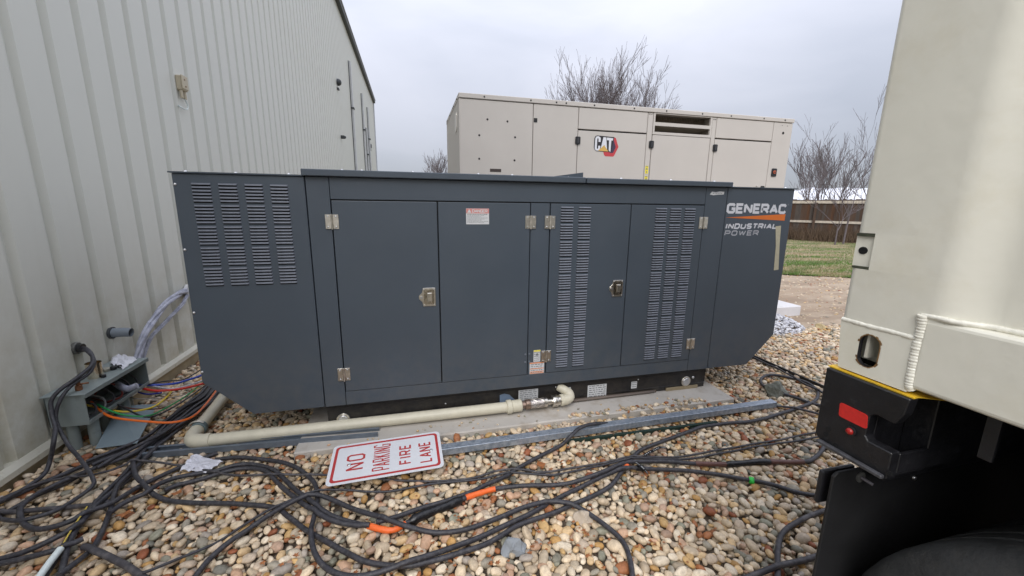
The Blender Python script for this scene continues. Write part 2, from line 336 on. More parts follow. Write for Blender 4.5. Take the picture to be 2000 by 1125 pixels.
def scatter(n_try, rmin, rmax, fac, cells, pts, cell=.08, xr=(-2.3, 6), yr=(.35, 5)):
    X = RNG.uniform(*xr, n_try); Y = RNG.uniform(*yr, n_try); R_ = RNG.uniform(rmin, rmax, n_try)
    for x, y, r in zip(X, Y, R_):
        if not inarea(x, y) or not inview(x, y): continue
        cx, cy = int(x/cell+100), int(y/cell+100); ok = True
        for i in (-1, 0, 1):
            for j in (-1, 0, 1):
                for (a, b, c) in cells.get((cx+i, cy+j), ()):
                    if (a-x)**2+(b-y)**2 < (fac*(c+r))**2: ok = False; break
                if not ok: break
            if not ok: break
        if ok: cells.setdefault((cx, cy), []).append((x, y, r)); pts.append((x, y, r))
cells = {}; pts = []
scatter(8000, .023, .031, .80, cells, pts); scatter(55000, .016, .023, .78, cells, pts); scatter(90000, .009, .016, .80, cells, pts)
low = []; scatter(26000, .016, .024, .74, {}, low)
def stones(name, items, m, zfun, pal=PAL, pw=PW, near=1.5, flat=.62, tone=1.0):
    VV, FF, CC = [], [], []; off = 0
    for (x, y, r, lay) in items:
        hi = (x*x+y*y < near*near*1.6) and lay == 0
        bv = (V3 if hi else V2)[RNG.integers(12)]; bf = F3 if hi else F2
        s = np.array([r*RNG.uniform(1.05, 1.5), r*RNG.uniform(.78, 1.0), r*RNG.uniform(flat-.12, flat+.15)])
        q = bv*s; a, b, c = RNG.uniform(0, 6.28), RNG.normal(0, .32), RNG.normal(0, .32)
        ca, sa, cb, sb, cc, sc_ = math.cos(a), math.sin(a), math.cos(b), math.sin(b), math.cos(c), math.sin(c)
        Rz = np.array([[ca, -sa, 0], [sa, ca, 0], [0, 0, 1]]); Rx = np.array([[1, 0, 0], [0, cb, -sb], [0, sb, cb]]); Ry = np.array([[cc, 0, sc_], [0, 1, 0], [-sc_, 0, cc]])
        q = q@(Rz@Rx@Ry).T; q[:, 0] += x; q[:, 1] += y; q[:, 2] += zfun(x, y, r, lay)
        col = pal[RNG.choice(len(pal), p=pw)]*RNG.uniform(.8, 1.12)*tone
        VV.append(q); FF.append(bf+off); off += len(q); CC.append(np.repeat([np.append(np.clip(col, 0, 1), 1)], len(q), 0))
    V = np.concatenate(VV); F = np.concatenate(FF); Cc = np.concatenate(CC)
    me = bpy.data.meshes.new(name); me.vertices.add(len(V)); me.vertices.foreach_set('co', V.ravel().astype('f'))
    me.loops.add(len(F)*3); me.loops.foreach_set('vertex_index', F.ravel().astype('i'))
    me.polygons.add(len(F)); me.polygons.foreach_set('loop_start', np.arange(0, len(F)*3, 3, dtype='i')); me.polygons.foreach_set('loop_total', np.full(len(F), 3, 'i'))
    me.polygons.foreach_set('use_smooth', np.ones(len(F), bool)); me.update(calc_edges=True)
    at = me.color_attributes.new('Col', 'FLOAT_COLOR', 'POINT'); at.data.foreach_set('color', Cc.ravel().astype('f'))
    me.materials.append(m); return link(name, me)
PEB = vcol_mat('river_pebble', rough=.62, var=.3, scale=55)
def pz(x, y, r, lay): return lowz(x, y)+(RNG.uniform(-.012, .004) if lay == 0 else -.026)
o = stones('river_pebbles', [(x, y, r, 0) for x, y, r in pts]+[(x, y, r, 1) for x, y, r in low], PEB, pz)
tag(o, 'rounded tan, white, grey and rust river pebbles covering the ground', 'pebbles', kind='stuff')

sp = [(RNG.uniform(1.1, 2.4), RNG.normal(2.60, .018), RNG.uniform(.010, .017), 0) for _ in range(70)]+[(RNG.uniform(-.7, 2.3), RNG.uniform(2.58, 2.72), RNG.uniform(.004, .011), 0) for _ in range(45)]
o = stones('spilled_pebbles', sp, PEB, lambda x, y, r, l: .03+r*.5)
tag(o, 'few small stones spilled on the front edge of the concrete pad', 'pebbles', kind='stuff')
# crushed limestone heap
pile = []
for _ in range(1500):
    a, q = RNG.uniform(0, 6.28), math.sqrt(RNG.uniform(0, 1)); x = 4.72+.62*q*math.cos(a); y = 4.35+.40*q*math.sin(a)
    pile.append((x, y, RNG.uniform(.010, .026), 0))
WP = np.array([[.62, .62, .65], [.5, .5, .53], [.42, .42, .46], [.68, .68, .70]]); 
o = stones('crushed_stone_heap', pile, PEB, lambda x, y, r, l: -.02+.20*max(0, 1-((x-4.72)/.62)**2-((y-4.35)/.4)**2)+RNG.uniform(-.01, .01), WP, np.ones(4)/4, near=0)
tag(o, 'low heap of pale crushed limestone beyond the right end of the grey generator', 'stone heap', kind='stuff')
st = []
for _ in range(2600):
    x = RNG.uniform(3.5, 13); y = RNG.uniform(4.1, 8.4)
    st.append((x, y, RNG.uniform(.006, .016)*(1+x*.06), 0))
o = stones('road_stones', st, PEB, lambda x, y, r, l: -.045+nz(x, y, .8, .02), near=0, tone=.8)
tag(o, 'scattered small stones lying on the dirt road', 'stones', kind='stuff')

# dry leaf litter between the pebbles
mb = MB()
def leaf_pts(c, s, a, tilt):
    out_ = []
    for k, (rr, th) in enumerate([(1, 0), (.45, 28), (.85, 50), (.4, 80), (.7, 110), (.35, 145), (.55, 180), (.35, 215), (.7, 250), (.4, 280), (.85, 310), (.45, 332)]):
        t = rad(th)+a; q = rr*s; out_.append((c[0]+q*math.cos(t), c[1]+q*.7*math.sin(t), c[2]+q*math.sin(t*2+tilt)*.22+tilt*.3*q*math.cos(t)))
    return out_
for _ in range(800):
    cx, cy = [(-1.2, 3.4), (1.3, 2.1), (-.9, 2.3), (.4, 1.9), (.9, 1.5), (2.6, 2.9), (-1.9, 3.6), (-.4, 1.6), (1.7, 2.2)][RNG.integers(9)]
    x = cx+RNG.normal(0, .28); y = cy+RNG.normal(0, .2)
    if not inarea(x, y) or not inview(x, y, .2): continue
    c = (x, y, lowz(x, y)+RNG.uniform(.008, .022)); P = leaf_pts(c, RNG.uniform(.008, .024), RNG.uniform(0, 6.3), RNG.uniform(-1, 1))
    mb.add([c]+P, [(0, i+1, (i+1) % 12+1) for i in range(12)])
o = mb.build('leaf_litter', LEAF); tag(o, 'rusty brown bits of dry leaf scattered among the pebbles', 'leaf litter', kind='stuff')
def one_leaf(px, py, s, lab):
    c = G(px, py, .03); P = leaf_pts(c, s, RNG.uniform(0, 6), .8); MB().add([c+np.array([0, 0, .006])]+P, [(0, i+1, (i+1) % 12+1) for i in range(12)]).thing('dry_leaf', LEAF, lab, 'leaf', group='large dry leaves')
one_leaf(243, 1003, .06, 'large rusty red leaf beside the diagonal cable at lower left')
one_leaf(345, 962, .055, 'curled brown leaf beside the paper scrap and looping cables')
one_leaf(1475, 733, .06, 'brown dry leaf lying beside the cable loop near the generator chamfer')

# black landscape edging
MB().box(3.60, 3.615, .9, 4.0, -.05, .035).thing('landscape_edging', mat('edging_plastic', (.012, .012, .012), .6), 'thin black edging strip dividing the pebble bed right of the generator', 'edging')
p0, p1 = G(1105, 866, .0), G(1400, 828, .0)
mb = MB(); d = (p1-p0); q = np.array([-d[1], d[0], 0])/np.linalg.norm(d)*.012
mb.add([p0-q, p1-q, p1+q, p0+q]+[p+np.array([0, 0, .022]) for p in (p0-q, p1-q, p1+q, p0+q)], [(0, 1, 2, 3), (4, 5, 6, 7), (0, 1, 5, 4), (1, 2, 6, 5), (2, 3, 7, 6), (3, 0, 4, 7)])
mb.thing('steel_stake', mat('dark_green_steel', (.012, .03, .022), .5), 'dark green steel stake lying under the galvanised sign post', 'stake')
# rocks
def rock(px, py, s, lab, m=ROCK, seed=3, z=0.0):
    v, f = ico(3); c = G(px, py, z); q = []
    for p in v:
        P = Vector(p); d = 1+.35*noise.noise(P*1.2+Vector((seed, 0, 0)))
        for nrm in (Vector((.5, -.7, .5)), Vector((-.8, -.3, .5)), Vector((.6, .6, .4)), Vector((.1, -1, 0))):
            nn = nrm.normalized(); k = P.dot(nn)
            if k > .62: P = P-nn*(k-.62)
        q.append((c[0]+P.x*s[0]*d, c[1]+P.y*s[1]*d, c[2]+max(P.z, -.6)*s[2]*d+s[2]*.5))
    MB().add(q, [tuple(t) for t in f]).thing('rock', m, lab, 'rock')
rock(1516, 772, (.095, .075, .085), 'angular green grey rock resting on the looped cable')
rock(1602, 641, (.07, .06, .045), 'yellowish rounded stone at the edge of the dirt road', mat('yellow_stone', (.45, .36, .2), .8), 9)
rock(1003, 1075, (.062, .05, .04), 'large rough grey stone among pebbles at bottom centre', mat('blue_grey_stone', (.26, .28, .30), .8, bump=.6, bscale=50), 5)
rock(1140, 1018, (.052, .05, .04), 'large pale tan stone just below the small cable loop', mat('tan_stone', (.50, .42, .33), .8), 12)

# ================================================================== CONCRETE PAD
MB().box(-.80, 2.62, 2.575, 4.25, -.08, .03).thing('concrete_pad', CONC, 'stained concrete pad under the dark grey generator', 'concrete pad', bevel=.008)

# ================================================================== GREY GENERATOR
gen = thing('generator', 'dark slate grey standby generator with louvred doors on concrete pad', 'generator', (.92, YF, .03))
ZT, ZB, ZD, Zd = 1.778, .2215, 1.640, .321
MB().box(-.60, 2.46, YF+.03, YF+1.12, .215, 1.775).build('body_core', SKIDM, gen)
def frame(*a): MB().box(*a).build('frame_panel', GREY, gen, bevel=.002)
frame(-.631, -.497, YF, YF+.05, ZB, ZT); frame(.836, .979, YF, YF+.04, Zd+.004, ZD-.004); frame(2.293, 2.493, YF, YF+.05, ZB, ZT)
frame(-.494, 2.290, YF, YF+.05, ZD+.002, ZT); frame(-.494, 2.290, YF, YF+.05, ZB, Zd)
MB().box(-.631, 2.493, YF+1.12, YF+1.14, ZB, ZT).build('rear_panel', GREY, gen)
# louvres
LW = .107
lm = MB()
prof = [(0, .0060), (-.0045, .0050), (-.0080, .0012), (-.0092, -.0040), (-.0080, -.0046)]
rows = []
for (yy, zz) in prof: rows.append([(-LW/2+.002*(yy != 0)*2, yy, zz), (-LW/2+.004+abs(yy)*.6, yy, zz), (LW/2-.004-abs(yy)*.6, yy, zz), (LW/2-.002*(yy != 0)*2, yy, zz)])
vs = [p for r_ in rows for p in r_]
for i in range(len(rows)):   # ends pulled back on to the sheet
    vs[i*4] = (vs[i*4][0], vs[i*4][1]*.25, vs[i*4][2]); vs[i*4+3] = (vs[i*4+3][0], vs[i*4+3][1]*.25, vs[i*4+3][2])
lm.add(vs, [(i*4+j, i*4+j+1, (i+1)*4+j+1, (i+1)*4+j) for i in range(len(rows)-1) for j in range(3)], 0, False)
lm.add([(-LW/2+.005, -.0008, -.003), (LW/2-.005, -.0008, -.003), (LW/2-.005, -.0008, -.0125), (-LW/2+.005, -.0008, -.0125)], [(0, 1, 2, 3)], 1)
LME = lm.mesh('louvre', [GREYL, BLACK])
nl = [0]; rest = MB()
def louvre_col(cx, ztop, groups, yface, parent):
    for g_ in range(groups):
        for k in range(6):
            z = ztop-.008-g_*.1265-k*.0195
            if nl[0] < 300: link('louvre', LME, parent, (cx, yface, z)); nl[0] += 1
            else:
                b = len(rest.v); rest.v += [(p.co[0]+cx, p.co[1]+yface, p.co[2]+z) for p in LME.vertices]
                for pl in LME.polygons: rest.f.append(tuple(b+i for i in pl.vertices)); rest.m.append(pl.material_index); rest.sm.append(False)
BME = MB().dome((0, 0, 0), (0, -1, 0), .0075, .005, 10).mesh('screw', BOLT)
def screw(x, z, parent, y=YF, s=1.0):
    o = link('screw', BME, parent, (x, y, z)); o.scale = (s, s, s); return o
# end covers
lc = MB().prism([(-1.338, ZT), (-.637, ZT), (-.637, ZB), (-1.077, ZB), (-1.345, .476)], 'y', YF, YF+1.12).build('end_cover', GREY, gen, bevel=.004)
tag(lc, 'left end cover with four louvre columns and chamfered lower corner')
for cx in (-1.196, -1.058, -.920, -.782): louvre_col(cx, 1.727, 5, YF, lc)
for x, z in ((-1.326, 1.714), (-1.328, 1.332), (-1.331, .941), (-1.336, .548)): screw(x, z, lc, s=1.15)
MB().box(-1.350, -.632, YF-.012, YF+1.13, ZT+.001, ZT+.009).build('cover_cap', GREY, gen)
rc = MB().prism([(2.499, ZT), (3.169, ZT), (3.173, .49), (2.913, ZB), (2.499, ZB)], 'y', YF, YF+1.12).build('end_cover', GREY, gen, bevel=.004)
tag(rc, 'right end cover carrying the maker lettering and a strip of tape')
MB().box(2.497, 3.185, YF-.012, YF+1.13, ZT+.001, ZT+.009).build('cover_cap', GREY, gen)
for z in (1.75, 1.31, .94, .60):
    o = MB().dome((3.171, YF+.05, z), (1, 0, 0), .008, .008).build('screw', BOLT, rc)
# roof
r1 = MB().box(-.645, 1.236, YF-.035, YF+1.15, ZT+.003, 1.822).build('roof_panel', GREY, gen, bevel=.004)
r2 = MB().box(1.244, 2.510, YF-.035, YF+1.15, ZT+.003, 1.820).build('roof_panel', GREY, gen, bevel=.004)
MB().prism([(.98, 1.822), (1.236, 1.860), (1.236, 1.822)], 'y', YF+.02, YF+.10).build('roof_flap', GREY, gen)
bm_ = MB().dome((0, 0, 0), (0, 0, 1), .012, .010, 8).mesh('roof_bolt', BOLT)
for x in (-.42, -.30, .02, .46, .70, 1.12, 1.55, 1.98, 2.38): link('roof_bolt', bm_, gen, (x, YF+.03, 1.822))
for x in (-1.28, -1.02, -.73, 2.56, 3.10): link('roof_bolt', bm_, gen, (x, YF+.03, ZT+.009))
# doors
def door(x0, x1, lab=None):
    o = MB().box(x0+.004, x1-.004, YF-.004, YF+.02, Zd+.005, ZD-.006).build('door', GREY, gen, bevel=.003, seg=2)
    if lab: tag(o, lab)
    return o
X2, X3, X4, X5, X6, X7 = -.494, .1745, .833, .982, 1.635, 2.290
d1 = door(X2, X3, 'plain door with paddle latch on its right edge'); d2 = door(X3, X4, 'plain door carrying the danger label')
d3 = door(X5, X6, 'door with two louvre columns and paddle latch'); d4 = door(X6, X7, 'door with three louvre columns')
YD = YF-.004
louvre_col(1.112, 1.615, 10, YD, d3); louvre_col(1.252, 1.615, 10, YD, d3)
louvre_col(1.896, 1.613, 10, YD, d4); louvre_col(2.026, 1.613, 10, YD, d4); louvre_col(2.157, 1.613, 10, YD, d4)
tag(rest.build('louvre', [GREYL, BLACK], d4), 'two right hand louvre columns of the door', kind='stuff')
# hinges
hm = MB().box(-.040, -.006, -.004, 0, -.046, .046).box(.006, .040, -.004, 0, -.046, .046).cyl((0, -.006, -.050), (0, -.006, .048), .0065, 8).mesh('hinge', STEEL, bevel=.0015)
for x, z in ((X2, 1.501), (X2, .454), (X4+.001, 1.500), (.981, 1.500), (.981, .466), (X7, 1.498), (X7, .470)):
    h = link('hinge', hm, gen, (x, YD-.001, z))
    for sx_ in (-.024, .024):
        for sz_ in (-.033, .033): screw(x+sx_, z+sz_, h, YD-.004, .85)
# latches
def latch(x, z, par):
    b = MB().prism([(x-.062, z+.012), (x-.040, z+.034), (x-.034, z+.066), (x+.052, z+.066), (x+.052, z-.066), (x-.034, z-.066), (x-.040, z-.034), (x-.062, z-.012)], 'y', YD-.006, YD, 0)
    o = b.build('latch', STEEL, par, bevel=.0015)
    MB().box(x-.028, x+.042, YD-.0075, YD-.0055, z-.050, z+.052).build('recess', mat('latch_recess', (.45, .41, .35), .25, 1, var=.4, scale=50), o)
    MB().box(x-.006, x+.028, YD-.018, YD-.0085, z-.030, z+.032).build('paddle', STEEL, o, bevel=.003)
    MB().cyl((x-.045, YD-.006, z), (x-.045, YD-.013, z), .010, 10).build('lock_boss', BOLT, o)
    for a, c in ((-.028, .056), (.044, .056), (-.028, -.056), (.044, -.056)): screw(x+a, z+c, o, YD-.006, .6)
latch(.093, .979, d1); latch(1.553, .985, d3)
for x in (.812, .847):
    for z in (.495, .432): MB().cyl((x, YF-.003-.004*(x < .83), z), (x, YF-.007-.004*(x < .83), z), .0075, 10).build('plug', GREYL, gen)
# lettering on the right cover
EX, EZ, EN = (1, 0, 0), (0, 0, 1), (0, -1, 0)
mb = MB(); letters(mb, 'GENERAC', (2.514, YF, 1.573), EX, EZ, .084, .590, .0212, EN, gap=.25)
mb.box(3.118, 3.122, YF-.001, YF, 1.648, 1.652)
tag(mb.build('lettering', LOGOW, rc), 'large white GENERAC lettering')
mb = MB(); flatpoly(mb, (2.500, YF, 1.541), EX, EZ, [(0, 0), (.607, -.024), (.607, .031)], EN, .0006); mb.build('emblem', LOGOO, rc)
mb = MB(); letters(mb, 'INDUSTRIAL', (2.514, YF, 1.447), EX, EZ, .047, .515, .0125, EN, gap=.3, slant=.16); tag(mb.build('lettering', LOGOW, rc), 'white INDUSTRIAL lettering')
mb = MB(); letters(mb, 'POWER', (2.514, YF, 1.392), EX, EZ, .044, .335, .0095, EN, gap=.3, slant=.12); tag(mb.build('lettering', LOGOG, rc), 'grey POWER lettering')
mb = MB(); flatpoly(mb, (0, YF, 0), EX, EZ, [(3.020, 1.469), (3.077, 1.475), (3.092, 1.3), (3.118, 1.092), (3.068, 1.087), (3.052, 1.3)], EN, .0016); mb.build('masking_tape', MASK, rc)
mb = MB(); flatpoly(mb, (0, YF, 0), EX, EZ, [(2.325, 1.722), (2.345, 1.745), (2.38, 1.740), (2.42, 1.748), (2.462, 1.745), (2.458, 1.724), (2.41, 1.722), (2.36, 1.716)], EN, .0012); mb.build('torn_label', LABW, gen)
mb = MB()
for k in range(7): mb.box(2.355+k*.013, 2.362+k*.013, YF-.0019, YF-.0014, 1.729+(k % 2)*.003, 1.736)
mb.build('torn_print', INK, gen)
# danger label
dl = MB().box(.368, .529, YD-.0012, YD, 1.485, 1.593).build('danger_label', LABW, d2)
MB().box(.369, .528, YD-.0018, YD-.0012, 1.560, 1.592).build('label_header', REDLB, dl)
mb = MB(); letters(mb, 'DANGER', (.412, YD-.0018, 1.565), EX, EZ, .022, .105, .0042, EN, lift=.0004); mb.build('lettering', LABW, dl); mb = MB(); flatpoly(mb, (.376, YD-.0018, 1.564), EX, EZ, [(0, 0), (.028, 0), (.014, .025)], EN, .0004); mb.build('danger_triangle', LABW, dl)
mb = MB()
for k in range(8):
    xx = .376
    while xx < .515-.02*(k % 3): l_ = random.uniform(.004, .014); mb.box(xx, xx+l_, YD-.0017, YD-.0013, 1.551-k*.0078, 1.5535-k*.0078+(.002 if k == 0 else 0)); xx += l_+.003
mb.build('fine_print', INK, dl)
def label(x0, x1, z0, z1, y, m_, par, lines=4, head=None, lab=None, hm_=None, ink=INK):
    o = MB().box(x0, x1, y-.0015, y, z0, z1).build('label_plate', m_, par)
    if lab: tag(o, lab)
    if head: MB().box(x0+.001, x1-.001, y-.0021, y-.0015, z1-head, z1-.001).build('label_header', hm_, o)
    mb = MB(); h = (z1-z0-(head or 0))
    for k in range(lines):
        xx = x0+.08*(x1-x0); zz = z1-(head or 0)-h*(k+.7)/(lines+.4); ww = (x1-x0)
        while xx < x1-.12*ww: l_ = min(random.uniform(.06, .22)*ww, x1-.05*ww-xx); mb.box(xx, xx+l_, y-.0020, y-.0016, zz, zz+h/(lines+1)*.4); xx += l_+.05*ww
    mb.build('fine_print', ink, o); return o
YM = YF
label(.881, .936, .425, .520, YM, LABW, gen, 5, .012, 'small white label with yellow header and warning triangle', YLB)
mb = MB(); flatpoly(mb, (.896, YM-.0022, .476), EX, EZ, [(0, 0), (.026, 0), (.013, .024)], EN, .0003); mb.build('warning_triangle', INK, gen)
o = label(.851, .969, .325, .420, YM, LABW, gen, 5, .010, 'orange and white striped warning label', ORL)
for z0 in (.365, .340, .328): MB().box(.853, .967, YM-.0024, YM-.0021, z0, z0+.006).build('label_stripe', ORL, o)
# skid
YS = YF+.04
sk = MB().box(-.63, 2.520, YS, YS+1.02, .075, .2215).box(-.63, 2.515, YS, YS+.05, .033, .075).box(-.62, 2.505, YS-.02, YS+.03, .20, .2212).build('skid', SKIDM, gen, bevel=.003)
MB().box(-.60, 2.45, YS+.05, YS+1.0, .031, .075).build('skid_floor', SKIDM, gen)
MB().box(1.2, 2.02, YS-.012, YS-.001, .031, .052).build('edge_strip', mat('brown_foam', (.12, .09, .07), .9, bump=1, bscale=60), gen)
MB().box(2.12, 2.44, YS-.012, YS-.001, .031, .058).build('edge_strip', mat('tan_foam', (.30, .24, .15), .9, bump=1, bscale=60), gen)
def cap(x, z, r):
    o = MB().cyl((x, YS-.001, z), (x, YS-.012, z), r, 22).build('fuel_cap', STEEL, gen, bevel=.002)
    MB().cyl((x, YS-.012, z), (x, YS-.018, z), r*.72, 22).build('cap_face', BOLT, o, bevel=.003); return o
cap(2.316, .103, .046); cap(-.529, .095, .046); MB().dome((2.392, YS, .130), (0, -1, 0), .013, .008).build('skid_bolt', BOLT, gen)
label(1.372, 1.544, .040, .158, YS-.002, LABW, gen, 6, lab='white data plate low on the black skid'); label(.775, .938, .037, .178, YS-.002, mat('label_silver', (.48, .49, .50), .4), gen, 8, lab='silver data plate beside the gas hose')
label(1.136, 1.220, .102, .160, YS-.002, LABW, gen, 3); label(1.776, 1.830, .088, .150, YS-.002, LABW, gen, 3)
mb = MB(); mb.prism([(.623, .04), (.623, .155), (.66, .163), (.70, .15), (.757, .09), (.77, .04)], 'y', YS-.004, YS-.001); mb.build('blue_decal', mat('decal_blue_grey', (.14, .19, .27), .4, var=.2), gen)
for x, z in ((1.09, .172), (1.166, .176), (1.12, .14), (.2, .13), (1.84, .165)): MB().dome((x, YS-.001, z), (0, -1, 0), .007, .006).build('skid_bolt', BOLT, gen)

# ================================================================== GAS PIPE
gp = thing('gas_pipe', 'cream painted gas pipe with braided steel hose running along the pad', 'pipe', (-1.5, 2.8, 0))
P0 = Vector((-1.49, 2.82, .052)); P1 = Vector((.68, 2.752, .088))
MB().tube([P0+Vector((.09, 0, 0)), P1], .040, 18).build('pipe_run', CREAM, gp)
MB().tube(crom([(-1.36, 2.818, .054), (-1.42, 2.82, .053), (-1.475, 2.845, .052), (-1.50, 2.90, .052), (-1.505, 2.96, .053)], .012), .046, 18).build('elbow', CREAM, gp)
MB().tube([(-1.505, 2.95, .053), (-1.60, 4.3, .07)], .040, 18).build('pipe_run', CREAM, gp)
MB().cyl((-1.505, 2.975, .053), (-1.509, 3.02, .053), .050, 18).build('collar', mat('blue_grey_collar', (.13, .18, .19), .5), gp, bevel=.004)
MB().tube(crom([(-1.56, 2.98, .085), (-1.54, 2.985, .108), (-1.50, 2.99, .112), (-1.47, 2.99, .100)], .01), .006, 8).build('ground_clamp', STEEL, gp)
mb = MB().cyl(P1-Vector((.02, 0, 0)), P1+Vector((.02, 0, .001)), .054, 20).cyl(P1+Vector((.02, 0, 0)), P1+Vector((.10, 0, .002)), .047, 20); mb.build('coupling', CREAM, gp, bevel=.005)
BR = mat('braided_steel', (.50, .46, .44), .35, .9, var=.5, scale=150, bump=1, bscale=220)
x0 = P1.x+.10
MB().cyl((x0, 2.752, .090), (x0+.035, 2.752, .090), .028, 16).build('nipple', mat('rusty_thread', (.30, .22, .18), .5, .8, var=.4, scale=60), gp)
MB().cyl((x0+.03, 2.752, .090), (x0+.07, 2.752, .091), .040, 16).build('ferrule', mat('stained_steel', (.33, .24, .19), .35, .9, var=.3, scale=30), gp, bevel=.004)
hose = MB().tube([(x0+.07, 2.752, .091), (x0+.18, 2.752, .093)], .037, 20).build('braided_hose', BR, gp)
for s_ in (1, -1):
    for k in range(5):
        MB().tube([(x0+.07+.11*t, 2.752+.0375*math.cos(s_*(t*2.4+k*1.257)), .092+.0375*math.sin(s_*(t*2.4+k*1.257))) for t in np.linspace(0, 1, 9)], .002, 4).build('braid_strand', STEEL, hose)
MB().cyl((x0+.18, 2.752, .093), (x0+.21, 2.752, .093), .039, 16).build('ferrule', STEEL, gp, bevel=.004)
MB().cyl((x0+.21, 2.752, .093), (x0+.25, 2.752, .094), .024, 14).build('nipple', STEEL, gp)
MB().cyl((x0+.25, 2.752, .094), (x0+.30, 2.752, .094), .047, 6).build('hex_nut', STEEL, gp, bevel=.003)
MB().cyl((x0+.30, 2.752, .094), (x0+.325, 2.752, .095), .038, 16).build('ferrule', STEEL, gp)
xe = x0+.32
MB().cyl((xe, 2.752, .095), (xe+.03, 2.752, .096), .047, 18).build('collar', CREAM, gp, bevel=.004)
MB().tube(crom([(xe+.01, 2.752, .096), (xe+.055, 2.752, .100), (xe+.085, 2.765, .115), (xe+.080, 2.79, .135), (xe+.055, 2.815, .15), (xe+.03, 2.84, .16)], .01), [.040]*99, 18).build('elbow', CREAM, gp) if False else None
el = crom([(xe+.01, 2.752, .096), (xe+.055, 2.750, .098), (xe+.085, 2.765, .112), (xe+.078, 2.79, .135), (xe+.045, 2.82, .155), (xe+.02, 2.845, .166)], .01)
MB().tube(el, [.042 if i < len(el)*.6 else .036 for i in range(len(el))], 18).build('elbow', CREAM, gp)
# thin conduit along the skid foot right of the elbow
MB().tube([(1.22, 2.80, .05), (2.0, 2.812, .045)], .010, 8).thing('thin_conduit', mat('grey_brown_tube', (.16, .13, .11), .7), 'thin brown grey tube lying along the foot of the generator skid', 'tube')
# grey strut channel under the pipe
mb = MB(); a, b = Vector((-1.73, 2.80, 0)), Vector((-.28, 2.69, .01)); dd = (b-a).normalized(); n_ = Vector((-dd.y, dd.x, 0))
for o0, o1, h0, h1 in ((-.042, .042, .008, .012), (-.042, -.034, .012, .045), (.034, .042, .012, .045), (-.034, -.022, .041, .045), (.022, .034, .041, .045)):
    vv = [a+n_*o0, b+n_*o0, b+n_*o1, a+n_*o1]; mb.add([p+Vector((0, 0, h0)) for p in vv]+[p+Vector((0, 0, h1)) for p in vv], [(0, 3, 2, 1), (4, 5, 6, 7), (0, 1, 5, 4), (1, 2, 6, 5), (2, 3, 7, 6), (3, 0, 4, 7)])
mb.thing('strut_channel', GALVD, 'blue grey steel strut channel lying under the cream gas pipe', 'channel')

# ================================================================== NO PARKING SIGN
sg = thing('sign', 'NO PARKING FIRE LANE sign lying sideways on its galvanised post', 'sign', (0, 2.38, .02))
pa, pb = Vector((-.46, 2.362, .045)), Vector((2.845, 2.408, .045)); dd = (pb-pa).normalized(); nn = Vector((-dd.y, dd.x, 0))
def beam(a, b, n_, w_, h_, m_, name, par, wall=0):
    mb = MB(); q = []
    for p in (a, b):
        for s1, s2 in ((-1, -1), (1, -1), (1, 1), (-1, 1)): q.append(p+n_*w_/2*s1+Vector((0, 0, h_/2*s2)))
    if wall:
        for p in (a, b):
            for s1, s2 in ((-1, -1), (1, -1), (1, 1), (-1, 1)): q.append(p+n_*(w_/2-wall)*s1+Vector((0, 0, (h_/2-wall)*s2)))
        fs = [(i, (i+1) % 4, 4+(i+1) % 4, 4+i) for i in range(4)]+[(8+i, 12+i, 12+(i+1) % 4, 8+(i+1) % 4) for i in range(4)]
        fs += [(i, 8+i, 8+(i+1) % 4, (i+1) % 4) for i in range(4)]+[(4+i, 4+(i+1) % 4, 12+(i+1) % 4, 12+i) for i in range(4)]
    else: fs = [(0, 1, 2, 3), (7, 6, 5, 4)]+[(i, 4+i, 4+(i+1) % 4, (i+1) % 4) for i in range(4)]
    mb.add(q, fs); return mb.build(name, m_, par, bevel=.002)
beam(pa, pb, nn, .062, .046, GALV, 'post', sg, wall=.004)
c0, c1, c2, c3 = G(655, 872, .088), G(852, 849, .088), G(868, 912, .070), G(634, 952, .060)
so = Vector(c3); su = (Vector(c2)-Vector(c3)); sv = (Vector(c0)-Vector(c3)); SL = su.length; SWd = sv.length
su.normalize(); sn = su.cross(sv).normalized(); sv = sn.cross(su).normalized()
# su runs along the post (sign's down direction), sv away from the camera (text direction)
mb = MB(); pl = rrect(0, SL, 0, SWd, .03, 5)
top = [so+su*p[0]+sv*p[1]+sn*.002 for p in pl]; bot = [so+su*p[0]+sv*p[1] for p in pl]; k = len(pl)
mb.add(top+bot, [tuple(range(k)), tuple(range(2*k-1, k-1, -1))]+[(i, (i+1) % k, (i+1) % k+k, i+k) for i in range(k)])
pn = mb.build('sign_plate', SIGNW, sg)
mb = MB(); o_ = rrect(.018, SL-.018, .018, SWd-.018, .024, 5); i_ = rrect(.034, SL-.034, .034, SWd-.034, .018, 5); k = len(o_)
mb.add([so+su*p[0]+sv*p[1]+sn*.0026 for p in o_+i_], [(i, (i+1) % k, (i+1) % k+k, i+k) for i in range(k)]); mb.build('sign_border', SIGNR, pn)
for txt, f0, f1, s0, s1, th in (('NO', .14, .30, .30, .68, .013), ('PARKING', .37, .525, .18, .84, .0085), ('FIRE', .605, .715, .24, .72, .011), ('LANE', .785, .90, .20, .72, .011)):
    mb = MB(); letters(mb, txt, so+su*(SL*f1)+sv*(SWd*s0), sv, -su, SL*(f1-f0), SWd*(s1-s0), th, sn, lift=.0026, gap=.34, narrow=.75)
    tag(mb.build('lettering', SIGNR, pn), 'red word '+txt)
for f_, g_ in ((.17, .42), (.90, .47)):
    c = so+su*SL*f_+sv*SWd*g_+sn*.002; MB().dome(c, sn, .011, .008).build('sign_bolt', BOLT, pn)

